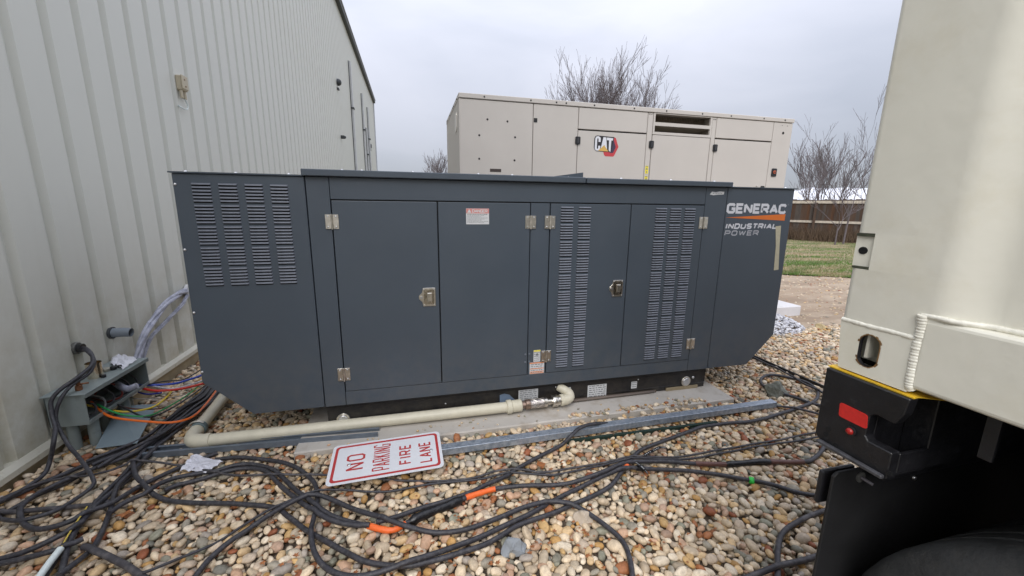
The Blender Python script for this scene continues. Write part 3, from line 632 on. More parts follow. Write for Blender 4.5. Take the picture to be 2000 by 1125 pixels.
# ================================================================== METAL BUILDING
bd = thing('metal_building', 'tall pale grey ribbed metal building wall along the left', 'building', (XW, 15, 0))
pitch = .300; ZE = 8.62
Y0 = PX(75.5, 0, XW)[1]
prof = [(0, 0), (.016, -.034), (.055, -.034), (.078, 0), (.190, 0), (.190, 0), (pitch-.001, 0)]
pm = MB(); q = []
for (yy, xx) in [(0, 0), (.014, -.036), (.060, -.036), (.082, 0), (.186, 0), (pitch, 0)]:
    q.append((xx, yy))
v_ = [(x, y, 0) for x, y in q]+[(x, y, ZE-.10) for x, y in q]; n_ = len(q)
pm.add(v_, [(i, i+1, n_+i+1, n_+i) for i in range(n_-1)])
pme = pm.mesh('wall_panel', WALLM)
for p_ in pme.polygons: pass
k0 = int((Y0+1.0)/pitch)+1; npan = int((31.3-Y0)/pitch)
yend = Y0+(npan+1)*pitch
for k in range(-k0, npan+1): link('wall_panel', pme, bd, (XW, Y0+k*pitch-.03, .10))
MB().box(XW-.30, XW-.05, Y0-k0*pitch-.03, yend-.03, .05, ZE).build('wall_core', TRIM, bd)
mb = MB().prism([(XW-.05, .115), (XW+.004, .115), (XW+.030, .085), (XW+.030, .050), (XW-.05, .050)], 'y', -1.3, yend); mb.build('base_trim', TRIM, bd)
MB().box(XW-.28, XW-.012, -1.3, yend, -.25, .050).build('foundation', FOUND, bd)
mb = MB().box(XW-.3, XW+.14, -1.3, yend+.1, ZE, ZE+.16); mb.build('gutter', DARKT, bd, bevel=.01)
MB().box(XW-.3, XW+.17, -1.3, yend+.1, ZE+.16, ZE+.20).build('eave_trim', mat('eave_white', (.55, .56, .58), .5), bd)
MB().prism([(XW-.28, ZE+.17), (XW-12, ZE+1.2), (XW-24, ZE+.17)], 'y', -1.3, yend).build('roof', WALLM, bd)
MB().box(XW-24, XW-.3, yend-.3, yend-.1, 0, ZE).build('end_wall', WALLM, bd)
MB().box(XW-.05, XW+.06, yend-.06, yend+.06, .1, ZE).build('corner_trim', mat('corner_white', (.55, .57, .62), .5), bd)
DSP = mat('downspout_white', (.60, .61, .62), .45)
for (px_, py0, py1) in ((683, 120, 335), (707, 183, 335), (718, 210, 335), (716, 250, 335)):
    a = PX(px_, py0, XW+.06); b = a[1]
    o = MB().box(XW, XW+.10, b-.09, b+.09, .1, a[2]).build('downspout', DSP, bd, bevel=.01)
    MB().box(XW+.001, XW+.025, b-.115, b-.092, .1, a[2]).build('edge_strip', DARKT, o)  # dark strip painted in as the downspout's shadow line on the wall
    for f_ in (.35, .75): MB().box(XW, XW+.13, b-.14, b+.12, a[2]*f_, a[2]*f_+.06).build('strap', DARKT, o)
# wall fixtures
jc = PX(357, 163, XW+.04)
j = thing('wall_junction_box', 'small beige junction box high on the ribbed wall with white cable loop', 'junction box', (XW, jc[1], jc[2]))
BEI = mat('beige_box', (.50, .44, .32), .5); yj, zj = jc[1], jc[2]
MB().box(XW, XW+.055, yj-.055, yj+.055, zj-.075, zj+.07).build('housing', BEI, j, bevel=.008)
MB().box(XW+.055, XW+.063, yj-.06, yj+.06, zj-.06, zj+.075).build('lid', BEI, j, bevel=.003)
for dy, dz in ((-.01, .035), (0, -.03)): MB().dome((XW+.063, yj+dy, zj+dz), (1, 0, 0), .009, .008).build('lid_screw', mat('brass_screw', (.28, .2, .12), .5), j)
for dy in (-.035, .03): MB().cyl((XW+.03, yj+dy, zj-.075), (XW+.03, yj+dy, zj-.15), .016, 12).build('gland', BEI, j)
MB().tube(crom([(XW+.03, yj+.02, zj-.15), (XW+.035, yj+.05, zj-.20), (XW+.035, yj+.03, zj-.245), (XW+.03, yj-.03, zj-.255), (XW+.005, yj-.08, zj-.235)], .015), .007, 8).build('white_lead', WHP, j)
c = PX(664, 161, XW+.1); j = thing('wall_lamp', 'small dark lamp high on the far part of the ribbed wall', 'lamp', (XW, c[1], c[2]))
MB().box(XW, XW+.06, c[1]-.1, c[1]+.1, c[2]-.24, c[2]-.19).build('bracket', DARKT, j); MB().dome((XW+.02, c[1], c[2]), (1, 0, 0), .12, .13, 12).build('lamp_head', DARKT, j)
c = PX(672, 268, XW+.1); MB().box(XW, XW+.12, c[1]-.07, c[1]+.07, c[2]-.05, c[2]+.05).dome((XW+.12, c[1], c[2]), (1, 0, 0), .05, .05, 10).thing('wall_camera', DARKT, 'tiny dark camera on the far wall below the lamp', 'camera')
c = PX(725, 285, XW+.1); MB().box(XW, XW+.12, c[1]-.2, c[1]+.2, c[2]-.09, c[2]+.09).cyl((XW+.06, c[1], c[2]-.3), (XW+.06, c[1], c[2]), .03, 8).thing('wall_tap', DARKT, 'small dark fitting near the far corner of the ribbed wall', 'wall fitting')

# ---- low trough box on conduits
bx = thing('wireway_box', 'grey green steel wireway box standing open on conduits by the wall', 'electrical box', (-2.17, 3.25, 0))
bx0, bx1, by0, by1, bz0, bz1 = -2.282, -2.074, 2.94, 3.56, .195, .398
mb = MB().box(bx0, bx0+.006, by0, by1, bz0, bz1).box(bx0, bx1, by0, by0+.005, bz0, bz1).box(bx0, bx1, by1-.005, by1, bz0, bz1)
mb.box(bx0, bx1, by0, by1, bz0-.004, bz0).box(bx1-.004, bx1, by0+.005, by1-.005, bz0, bz0+.022); mb.build('box_body', [BOXG], bx, bevel=.001)
MB().box(bx0-.012, bx1+.014, by0-.012, by1+.012, bz1+.001, bz1+.010).build('box_top', BOXG, bx, bevel=.002)
MB().box(bx1-.004, bx1+.014, by0-.011, by1+.011, bz1-.018, bz1+.0005).build('top_lip', BOXG, bx)
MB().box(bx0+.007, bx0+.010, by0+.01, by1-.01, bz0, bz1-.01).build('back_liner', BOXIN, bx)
for x, y in ((-2.215, 3.0), (-2.125, 3.03), (-2.20, 3.25), (-2.12, 3.33), (-2.19, 3.48)): MB().tube([(x, y, -.06), (x+.004, y, bz0-.004)], .030, 14).build('leg_conduit', BOXG, bx)
tb = bz1+.010
can = thing('tin_can', 'open tin can standing on top of the wireway box', 'can', PX(193, 703, -2.19))
cy_ = 3.22; can.location = (-2.18, cy_, tb)
MB().tube([(-2.18, cy_, tb), (-2.18, cy_, tb+.105)], .042, 22, caps=False).tube([(-2.18, cy_, tb+.105), (-2.18, cy_, tb+.008)], .040, 22, caps=False).build('can_wall', TIN, can)
MB().tube([(-2.18, cy_, tb+.103), (-2.18, cy_, tb+.108)], .0435, 22, caps=False).build('rim', TIN, can)
mb = MB(); mb.prism([(-2.18+.04*math.cos(t), cy_+.04*math.sin(t)) for t in np.linspace(0, 6.28, 20)[:-1]], 'z', tb+.05, tb+.052); mb.build('contents', mat('pipe_dope', (.35, .22, .12), .5), can)
def ontop(px_, py_): return G(px_, py_, tb)
def knob(px_, py_, r, h, m_, lab, n=8, name='rubber_plug'):
    c = ontop(px_, py_); MB().cyl(c, c+np.array([0, 0, h]), r, n).thing(name, m_, lab, 'plug' if name == 'rubber_plug' else 'fitting', bevel=.003)
knob(222, 722, .019, .026, HANDLE, 'large black cap behind the tin can on the box'); knob(234, 718, .014, .020, HANDLE, 'small black cap nearest the paper on the box')
knob(203, 737, .014, .022, HANDLE, 'black cap standing alone at the front edge of the box top')
knob(207, 725, .026, .024, mat('zinc_locknut', (.42, .40, .33), .5, .5, bump=.6), 'pale zinc locknut beside the tin can', 12, 'locknut')
knob(178, 727, .010, .016, HANDLE, 'little black cap beside the red one'); knob(184, 729, .013, .012, wire('red_plastic', (.6, .03, .02)), 'small red cap in front of the tin can')
c = ontop(155, 762); rf = thing('rusty_fitting', 'rusty copper split bolt lying on the near end of the box', 'fitting', c)
RUS = mat('copper_rust', (.20, .085, .04), .6, .3, var=.4, scale=60)
MB().cyl(c, c+np.array([0, 0, .035]), .018, 8).build('fitting_body', RUS, rf, bevel=.003); MB().cyl(c+np.array([0, 0, .035]), c+np.array([0, 0, .06]), .012, 6).build('fitting_nut', RUS, rf); MB().cyl(c+np.array([0, 0, .04]), c+np.array([.05, .01, .042]), .006, 8).build('fitting_bolt', RUS, rf)
def crumple(corners, h, name, lab, cat, n=9, seed=1, m_=PAPER):
    c = [np.array(p) for p in corners]; v = []
    for j in range(n+1):
        for i in range(n+1):
            s, t = i/n, j/n; p = (c[0]*(1-s)+c[1]*s)*(1-t)+(c[3]*(1-s)+c[2]*s)*t
            v.append((p[0], p[1], p[2]+h*abs(noise.noise(Vector((s*3+seed, t*3, seed))))*2))
    MB().add(v, [(j*(n+1)+i, j*(n+1)+i+1, (j+1)*(n+1)+i+1, (j+1)*(n+1)+i) for j in range(n) for i in range(n)], 0, False).thing(name, m_, lab, cat)
crumple([G(215, 712, tb+.002), G(240, 722, tb+.002), G(268, 703, tb+.004), G(222, 690, tb+.01)], .02, 'paper_sheet', 'crumpled white paper sheet on the far end of the box', 'paper', seed=4)
crumple([G(352, 920, .03), G(402, 924, .03), G(436, 902, .035), G(378, 888, .05)], .022, 'plastic_wrapper', 'crumpled white plastic wrapper on pebbles below the pipe elbow', 'litter', seed=8, m_=mat('clear_wrapper', (.60, .60, .66), .3, bump=.8, bscale=40, bdist=.01))
crumple([G(1048, 908, .03), G(1060, 915, .03), G(1066, 905, .03), G(1050, 900, .03)], .01, 'torn_scrap', 'tiny tan scrap near the thin paired cables', 'litter', n=3, m_=LEAF)
# cover plate leaning
cs = [G(186, 877, .035), G(268, 866, .045), G(308, 790, .075), G(232, 793, .105)]
mb = MB(); mb.add([*cs, *[p+np.array([0, 0, .004]) for p in cs]], [(0, 1, 2, 3), (7, 6, 5, 4), (0, 4, 5, 1), (1, 5, 6, 2), (2, 6, 7, 3), (3, 7, 4, 0)])
mb.thing('cover_plate', SHEET, 'loose flat grey cover plate leaning in front of the wireway box', 'cover plate')
# conduit fitting and pvc stub in the wall
a = PX(152, 680, XW+.01); f = thing('wall_bushing', 'dark conduit bushing in the wall that two black cables leave', 'bushing', a)
MB().cyl((XW-.01, a[1], a[2]), (XW+.015, a[1], a[2]), .042, 18).build('bushing_ring', mat('dark_zinc', (.16, .16, .15), .5, .6), f, bevel=.003); MB().cyl((XW+.015, a[1], a[2]), (XW+.04, a[1], a[2]), .030, 16).build('bushing_throat', HANDLE, f)
a = PX(219, 650, XW); xs_ = PY(257, 652, a[1])[0]
f = thing('pvc_stub', 'grey plastic pipe stub sticking out of the ribbed wall', 'pipe stub', a)
MB().tube([(XW-.01, a[1], a[2]), (xs_-.05, a[1], a[2]), (xs_, a[1], a[2]-.005)], [.036, .036, .033], 16, caps=False).tube([(xs_, a[1], a[2]-.005), (XW, a[1], a[2])], .030, 16, caps=False).build('stub_tube', mat('grey_pvc', (.20, .23, .26), .5, var=.1), f)
MB().cyl((XW-.01, a[1], a[2]), (XW+.008, a[1], a[2]), .046, 18).build('foam_ring', DARKT, f)
# big grey taped cables
BT = mat('pale_grey_taped_jacket', (.42, .43, .50), .35, var=.15, scale=18, bump=.9, bscale=22, bdist=.01, col2=(.28, .29, .36), thr=(.45, .6), c2scale=14)
def wallcable(pl_, r_, lab, x_=XW+.10):
    P = [PX(px_, py_, x_+.0) for px_, py_ in pl_]; P[-1] = PX(*pl_[-1], XW+.01); P[0] = P[0]+np.array([.0, 0, -.05])
    Q = [Vector(p) for p in crom(P, .012)]; t_ = thing('service_cable', lab, 'cable', Q[0], 'pale taped service cables'); ph = 0
    for k in range(3):
        S_ = []
        for i, q in enumerate(Q):
            d = (Q[min(i+1, len(Q)-1)]-Q[max(i-1, 0)]).normalized(); a_ = d.cross(Vector((0, 0, 1))).normalized(); b_ = d.cross(a_); th = i*.075+k*2.094
            S_.append(q+(a_*math.cos(th)+b_*math.sin(th))*r_*.5)
        MB().tube(S_, r_*.56, 8).build('strand', BT, t_)
wallcable([(263, 700), (277, 668), (295, 632), (318, 600), (343, 578), (364, 567)], .028, 'thicker pale grey taped cable from the box up to the wall')
wallcable([(271, 702), (292, 665), (316, 636), (340, 612), (359, 590), (366, 574)], .017, 'thinner pale grey taped cable below the thick one', XW+.08)
c = PX(365, 568, XW+.01); MB().dome(c, (1, 0, 0), .07, .03, 9).thing('sealant_patch', mat('white_sealant', (.6, .6, .58), .7, bump=1, bscale=40, bdist=.02), 'white foam sealant where the taped cables enter the wall', 'sealant')

# ================================================================== CABLES ON THE GROUND
PREV = []   # samples of cables already laid, for stacking
def lay(points, r, zb=.013):
    base = np.array([G(px_, py_, zb+r) if len(t) == 0 else np.array(G(px_, py_, t[0])) for (px_, py_, *t) in points])
    C = np.array(crom(base, .02)); zmin = np.array([zb+r+.9*lowz(x, y) for x, y in C[:, :2]]); has = [len(t) > 2 for t in points]
    z = zmin.copy()
    if PREV:
        Q = np.concatenate([q for q, _ in PREV]); R_ = np.concatenate([np.full(len(q), rr) for q, rr in PREV])
        for i, c in enumerate(C):
            d2 = (Q[:, 0]-c[0])**2+(Q[:, 1]-c[1])**2; s = R_+r; mk = d2 < s*s
            if mk.any(): z[i] = max(z[i], (Q[mk, 2]+np.sqrt(s[mk]**2-d2[mk])*.95).max())
    z = np.minimum(z, zmin+.11)
    k = 7; zp = np.pad(z, k, mode='edge'); zm = np.array([zp[i:i+2*k+1].max() for i in range(len(z))]); zm = np.maximum(z, .5*(zm+z))
    for _ in range(3):
        zp = np.pad(zm, 3, mode='edge'); zm = np.maximum(z, np.convolve(zp, np.ones(7)/7, 'valid'))
    zz = np.maximum(zm, C[:, 2]) if any(len(t) for (_, _, *t) in points) else zm
    C[:, 2] = zz+.006*np.array([noise.noise(Vector((c[0]*5, c[1]*5, 0))) for c in C])
    PREV.append((C, r)); return C
ncab = [0]
def cable(points, r, lab, m_=None, name='power_cable', group='black cables lying across the pebbles', zb=.013, parts=(), cat='cable'):
    C = lay(points, r, zb); m_ = m_ or CABLE
    c0_ = Vector(C[len(C)//2]); c0_.z = 0
    if not parts:
        mb = MB().tube([tuple(p) for p in C], r, 10); me = mb.mesh(name, m_, c0_); o = link(name, me); o.location = c0_; return tag(o, lab, cat, group)
    t = thing(name, lab, cat, c0_, group); MB().tube([tuple(p) for p in C], r, 10).build('jacket', m_, t)
    pxs = np.array([proj(p) for p in C])
    for (nm, ma, ra, xa, xb, lb) in parts:
        idx = [i for i in range(len(C)) if xa <= pxs[i, 0] <= xb]
        if len(idx) < 2: continue
        P_ = [tuple(C[i]) for i in range(idx[0], idx[-1]+1)]; k = len(P_)
        rr = [ra*(1+.06*math.sin(i*1.9)+.04*math.sin(i*.7)) for i in range(k)]
        if nm == 'splice_sleeve': rr[0] = rr[-1] = r*1.1
        o = MB().tube(P_, rr, 12).build(nm, ma, t)
        if lb: tag(o, lb)
    return t
def proj(P):
    P = np.asarray(P)-CP; z = P@CW; return 1000+FPX*(P@CA)/z, 562.5-FPX*(P@CB)/z
R1 = .0125
up1 = [(455, 728), (420, 748), (402, 764), (368, 794), (330, 826)]
up2 = [(462, 735), (428, 754), (408, 770), (378, 798), (338, 836)]
up3 = [(450, 722), (414, 742), (396, 762), (360, 795), (330, 832)]
# lower-left tangle
cable([(445, 716), (408, 738), (388, 762), (352, 792), (318, 826), (280, 858), (220, 887), (171, 906), (122, 928), (73, 948), (24, 970), (-25, 992)], R1, 'black cable passing under the cover plate and out at the left edge')
cable(up3+[(300, 866), (262, 888), (220, 901), (171, 921), (122, 946), (73, 967), (37, 987), (-10, 1012)], R1, 'black cable just below the one under the cover plate, reaching the left edge')
cable([(-20, 1003), (22, 1004), (73, 998), (122, 993), (181, 986), (215, 978)], R1, 'short dusty cable length emerging left under the tight U-turn', CABLE2)
cable(up1+[(300, 860), (280, 886), (245, 923), (208, 962), (171, 1006), (147, 1036), (124, 1068), (100, 1105), (80, 1135)], R1, 'thick black cable running diagonally to the white plastic pipe')
cable(up2+[(308, 866), (284, 896), (245, 942), (196, 987), (159, 1031), (137, 1065), (127, 1094), (117, 1135)], R1+.001, 'thick diagonal cable just right of the one at the white pipe')
cable([(440, 748), (424, 772), (390, 800), (350, 836), (312, 872), (268, 920), (232, 958), (218, 994), (205, 1028), (191, 1058), (178, 1079), (150, 1105), (118, 1135)], R1, 'third diagonal cable that bends down past the rusty red leaf')
cable([(460, 742), (436, 762), (398, 798), (355, 832), (312, 862), (268, 890), (215, 910), (171, 925), (110, 953), (68, 975), (47, 994), (41, 1011), (49, 1028), (73, 1038), (110, 1038), (147, 1029), (183, 1010), (220, 992), (269, 958), (323, 926), (370, 905), (425, 885)], R1, 'black cable making the tight U-turn at far lower left')
cable([(-20, 1096), (0, 1094), (49, 1086), (98, 1070), (140, 1052), (165, 1035)], R1, 'upper of two cable ends crossing the bottom left edge')
cable([(-20, 1106), (0, 1103), (49, 1097), (98, 1088), (130, 1078), (165, 1062)], R1, 'lower of two cable ends crossing the bottom left edge')
cable([(165, 1076), (192, 1085), (220, 1095), (250, 1108), (290, 1135)], R1+.002, 'dusty thick cable leaving the bottom edge beside the third diagonal', CABLE2)
# middle loops
cable([(262, 915), (267, 938), (282, 955), (306, 972), (348, 981), (421, 983), (480, 985), (538, 992), (562, 1008), (599, 1036), (636, 1057), (672, 1077), (709, 1095), (758, 1105), (800, 1106), (850, 1094), (899, 1080), (950, 1062), (985, 1043), (1010, 1028), (1070, 1006), (1107, 991), (1156, 969), (1192, 950), (1212, 925), (1232, 900), (1250, 880), (1298, 860), (1346, 843), (1370, 834), (1418, 827), (1466, 823), (1514, 811), (1562, 795), (1590, 784), (1598, 770), (1592, 758), (1578, 748), (1556, 740), (1524, 734), (1500, 733), (1487, 739), (1487, 748), (1497, 758), (1515, 766), (1535, 771), (1556, 777), (1580, 786), (1630, 800)], R1, 'longest black cable, sweeping the bottom then looping round the green grey rock')
cable([(421, 897), (470, 894), (531, 899), (580, 914), (610, 938), (620, 962), (619, 987), (612, 1021), (608, 1045), (613, 1078), (630, 1104), (660, 1122), (700, 1128), (745, 1122), (795, 1108), (843, 1090), (900, 1066), (950, 1044), (997, 1022), (1033, 1006), (1070, 984), (1119, 958), (1168, 937), (1217, 921), (1250, 918), (1300, 918), (1346, 920), (1394, 926), (1454, 936), (1514, 948), (1562, 962), (1640, 976)], R1, 'black cable forming the big bottom loop left of centre, with green tape at right',
      parts=(('green_tape', GRT, .019, 1455, 1476, 'bright green tape wrap'), ('tape_wrap', TAPE, .0165, 1240, 1262, 'black tape wrap')))
cable([(215, 1012), (245, 990), (293, 970), (311, 954), (348, 936), (397, 923), (421, 920), (458, 909), (495, 906), (531, 916), (551, 931), (575, 955), (600, 977), (625, 1000), (660, 1016), (719, 1027), (742, 1033), (768, 1035), (792, 1022), (835, 1003), (880, 985), (910, 972), (940, 962), (967, 955), (1021, 949), (1094, 947), (1131, 943), (1180, 931), (1217, 913), (1250, 906), (1298, 902), (1358, 906), (1418, 906), (1504, 902), (1569, 901), (1588, 896), (1605, 880), (1614, 860), (1630, 840)], R1, 'spliced black cable with orange tape bands through the middle of the pebbles',
      parts=(('orange_tape', ORT, .0150, 716, 795, 'left orange tape band'), ('splice_sleeve', TAPE, .0235, 795, 906, 'fat black taped splice'), ('orange_tape', ORT, .0150, 905, 968, 'right orange tape band'),
             ('brown_tape', BRN, .0145, 1358, 1419, None), ('splice_sleeve', TAPE, .0185, 1416, 1506, 'black taped splice at right'), ('brown_tape', BRN, .0145, 1504, 1570, None)))
cable([(322, 958), (343, 948), (397, 934), (458, 917), (495, 914), (522, 922), (545, 946), (575, 972), (602, 997), (645, 1021), (690, 1030), (722, 1031)], R1, 'inner cable of the left loops, ending at the left orange tape')
cable([(735, 1024), (772, 1012), (819, 994), (868, 979), (917, 962), (948, 947), (984, 932), (1009, 915), (1046, 896), (1094, 871), (1114, 853, .085), (1131, 837, .105), (1151, 829, .105), (1175, 827, .07), (1190, 829, .05)], R1, 'black cable from the splice climbing over the galvanised sign post')
cable([(375, 1135), (409, 1092), (446, 1060), (482, 1038), (531, 1009), (574, 988), (611, 975), (648, 981), (697, 1000), (746, 1019), (795, 1033), (843, 1041), (885, 1038), (923, 1030), (972, 1013), (1021, 996), (1070, 986), (1107, 989), (1143, 1003), (1192, 1036), (1217, 1060), (1230, 1092), (1237, 1135)], R1, 'black cable arching across the centre with both ends leaving the bottom edge')
RT = .0066
cable([(280, 1128), (348, 1096), (421, 1062), (470, 1031), (531, 999), (592, 975), (623, 964), (680, 959), (721, 960), (770, 958), (843, 945), (900, 940), (948, 936), (997, 927), (1058, 928), (1094, 926), (1168, 911), (1250, 899), (1340, 897), (1394, 888), (1466, 874), (1538, 863), (1640, 853)], RT, 'thin black cable from bottom left running the whole width below the sign', group='thin cables under the sign')
cable([(-20, 992), (24, 972), (73, 953), (110, 945), (171, 938), (232, 926), (269, 915), (320, 912), (372, 918), (421, 927), (458, 932), (550, 931), (640, 931), (720, 934), (777, 938), (843, 940), (923, 934), (972, 922), (1021, 920), (1058, 924), (1119, 914), (1192, 902), (1250, 895), (1322, 893), (1370, 885), (1442, 872), (1514, 860), (1560, 851), (1640, 836)], RT, 'thin dusty cable from the left edge passing right under the sign', CABLE2, group='thin cables under the sign')
# right side
cable([(1330, 808), (1418, 795), (1470, 792), (1509, 794), (1550, 800), (1610, 812), (1640, 822)], .009, 'thin dusty cable hiding behind the end of the sign post', CABLE2)
cable([(1470, 697), (1500, 712), (1520, 720), (1560, 745), (1640, 790)], .009, 'thin black cable along the edging strip at right', CABLE)
cable([(1519, 1140), (1519, 1100), (1519, 1075), (1527, 1044), (1555, 1020), (1600, 1001), (1660, 985)], R1, 'dusty cable hooking down in front of the black mud flap', CABLE2)
cable([(1440, 1138), (1480, 1124), (1535, 1107), (1590, 1089), (1650, 1065)], R1, 'dusty cable crossing the bottom right corner toward the mud flap', CABLE2)
# extra bundle behind the box under the wing
for k, (a_, b_) in enumerate((((470, 728), (300, 850)), ((476, 736), (312, 854)), ((482, 742), (322, 858)))):
    cable([a_, (a_[0]-50, a_[1]+14), (395-k*4+8*k, 775+k*6), (355+5*k, 805+6*k), b_, (b_[0]-60, b_[1]+30), (b_[0]-130, b_[1]+58+4*k)], .011, ['cable at the back of the bundle below the generator end', 'cable in the middle of the bundle below the generator end', 'cable at the front of the bundle below the generator end'][k])
# two cables out of the wall bushing
def free(P, r, m_, name, lab, cat='cable', group=None, n=10):
    MB().tube(crom(P, .02), r, n).thing(name, m_, lab, cat, group)
free([PY(155, 680, 3.29)+np.array([.0, 0, 0]), PY(168, 681, 3.24), PY(180, 694, 3.2), PY(178, 714, 3.12), PY(150, 738, 2.99), PY(118, 761, 2.91), PY(100, 783, 2.87), PY(102, 812, 2.84), PY(108, 834, 2.80), PY(105, 862, 2.72), G(98, 898, .10), G(86, 926, .05), G(49, 953, .04), G(-10, 985, .04)], .0115, CABLE, 'drop_cable', 'outer of two black cables arching from the wall over the box', group='cables from the wall bushing')
free([PY(155, 682, 3.28), PY(170, 686, 3.22), PY(184, 704, 3.17), PY(174, 729, 3.08), PY(142, 751, 2.96), PY(120, 777, 2.89), PY(109, 809, 2.86), PY(114, 834, 2.83), PY(134, 870, 2.76), G(156, 896, .12), G(181, 933, .075), G(180, 950, .05), G(147, 975, .04), G(110, 997, .045), G(73, 1009, .05), G(37, 1017, .05), G(0, 1013, .04), G(-25, 1003, .03)], .0105, CABLE, 'drop_cable', 'inner of two black cables arching from the wall, curling back left', group='cables from the wall bushing')
# coloured conductors
def cw(pl_, r, col_, nm, lab, z0=.25, zm=.12, z1=.10, m_=None):
    n = len(pl_); P = []
    for i, (px_, py_) in enumerate(pl_):
        t = i/(n-1); z = z0*(1-t)**2+2*zm*t*(1-t)+z1*t*t; P.append(G(px_, py_, z))
    free(P, r, m_ or wire(nm+'_insulation', col_), 'conductor', lab, 'wire', 'coloured conductors from the box', 8)
cw([(178, 785), (191, 798), (220, 815), (284, 823), (335, 825), (374, 815), (399, 793), (420, 766), (432, 748)], .0075, (.80, .16, .02), 'orange', 'orange conductor, lowest of the coloured arcs')
cw([(165, 790), (185, 795), (204, 799), (239, 804), (271, 802), (303, 793), (326, 775), (335, 764)], .0068, (.72, .52, .03), 'yellow', 'yellow conductor rising to a cut end')
cw([(190, 790), (220, 804), (252, 812), (290, 812), (322, 798), (358, 777), (383, 758), (400, 742)], .0058, (.02, .26, .07), 'green', 'green conductor between the yellow and orange ones')
cw([(262, 752), (281, 759), (303, 763), (332, 762), (361, 758), (393, 750), (415, 742)], .0095, (.62, .035, .02), 'red', 'thick red conductor just below the blue and white ones', .2, .13, .12)
cw([(240, 755), (265, 753), (303, 752), (342, 749), (367, 742), (391, 734), (412, 724)], .009, (.03, .07, .42), 'blue', 'upper thick blue conductor', .22, .14, .13)
cw([(258, 754), (265, 759), (271, 766), (290, 770), (316, 767)], .0065, (.02, .04, .34), 'dark_blue', 'lower blue conductor curling to a cut end', .2, .14, .10)
cw([(250, 756), (268, 753), (297, 754), (332, 759), (358, 755), (391, 745), (410, 738)], .0055, (.55, .55, .60), 'white', 'white conductor between the blue and red ones', .21, .14, .125)
cw([(180, 778), (201, 783), (226, 791), (258, 798), (300, 799), (330, 794)], .0055, (.10, .035, .02), 'brown', 'dark brown conductor above the yellow one', .26, .14, .08)
cw([(238, 760), (244, 766), (258, 777), (278, 779), (316, 777), (348, 774), (375, 765)], .004, (.34, .30, .26), 'pale', 'thin pale bare conductor', .2, .1, .08)
cw([(230, 790), (275, 812), (300, 813), (330, 800), (355, 785), (380, 768), (402, 752)], .006, (.02, .02, .022), 'black', 'black conductor just below the green one', .2, .1, .09)
cw([(270, 755), (320, 745), (355, 742), (380, 730), (392, 722), (408, 712)], .0055, (.02, .02, .022), 'black_thin', 'thin black conductor above the blue one', .2, .14, .13)
free([PX(228, 750, -2.16), PX(240, 757, -2.09), PX(252, 759, -2.02), PX(268, 753, -1.97)], .022, BT, 'jacket_end', 'stripped pale jacket end inside the open box', 'cable')
for k in range(6):
    y_ = 3.02+k*.085; free([(-2.25, y_, .25), (-2.2, y_+.03, .30+.01*k), (-2.13, y_+.06, .27), (-2.10, y_+.01, .22), (-2.16, y_-.03, .205)], .006, [CABLE, wire('grey_insulation', (.2, .2, .2)), CABLE, wire('dull_red', (.2, .03, .02)), CABLE, CABLE][k], 'loose_wire', ['black', 'grey', 'second black', 'dull red', 'third black', 'far black'][k]+' wire coiled inside the open wireway box, in order from the near end', 'wire', 'wires inside the wireway box', 8)
# white pvc pipe at bottom left with yellow lead
wp = thing('white_conduit', 'white plastic pipe end at bottom left with a yellow lead coming out', 'pipe', G(100, 1090, .05))
MB().tube([G(118, 1072, .065), G(98, 1097, .06), G(60, 1150, .055)], .014, 14).build('pipe_tube', WHP, wp)
MB().tube(crom([G(118, 1073, .066), G(130, 1050, .07), G(148, 1022, .075), G(170, 990, .07)], .02), .0035, 6).build('yellow_lead', wire('yellow_lead_insulation', (.6, .45, .08)), wp)
# printed tape tails on the cable crossing
def tail(pl_, wd, lab):
    P = [Vector(G(px_, py_, z_)) for px_, py_, z_ in pl_]; t = thing('tape_tail', lab, 'tape', P[0], 'printed tape tails')
    mb = MB(); v = []
    for i, p in enumerate(P):
        d = (P[min(i+1, len(P)-1)]-P[max(i-1, 0)]).normalized(); s_ = Vector((-d.y, d.x, 0)).normalized()*wd/2; v += [p-s_, p+s_]
    mb.add(v, [(2*i, 2*i+2, 2*i+3, 2*i+1) for i in range(len(P)-1)]); mb.build('tape_strip', TAPE, t)
    mb = MB()
    for i in range(len(P)-1):
        for f_ in np.arange(.1, .9, .2):
            c = P[i].lerp(P[i+1], f_)+Vector((0, 0, .0015)); d = (P[i+1]-P[i]).normalized(); s_ = Vector((-d.y, d.x, 0)).normalized()*wd*.22; e = d*.0022
            mb.add([c-s_-e, c+s_*random.uniform(.2, 1)-e, c+s_*random.uniform(.2, 1)+e, c-s_+e], [(0, 1, 2, 3)])
    mb.build('tape_print', LABW, t)
tail([(1258, 889, .04), (1275, 880, .045), (1290, 873, .045), (1303, 875, .03)], .024, 'black tape tail with pale print above the cable crossing')
tail([(1242, 903, .06), (1252, 910, .072), (1260, 918, .074), (1266, 926, .05)], .020, 'black tape tail with pale print wrapped over two cables')
MB().dome(G(1224, 912, .035), (0, 0, 1), .022, .02, 8).thing('orange_wad', ORT, 'small wad of orange tape between the crossing cables', 'tape')

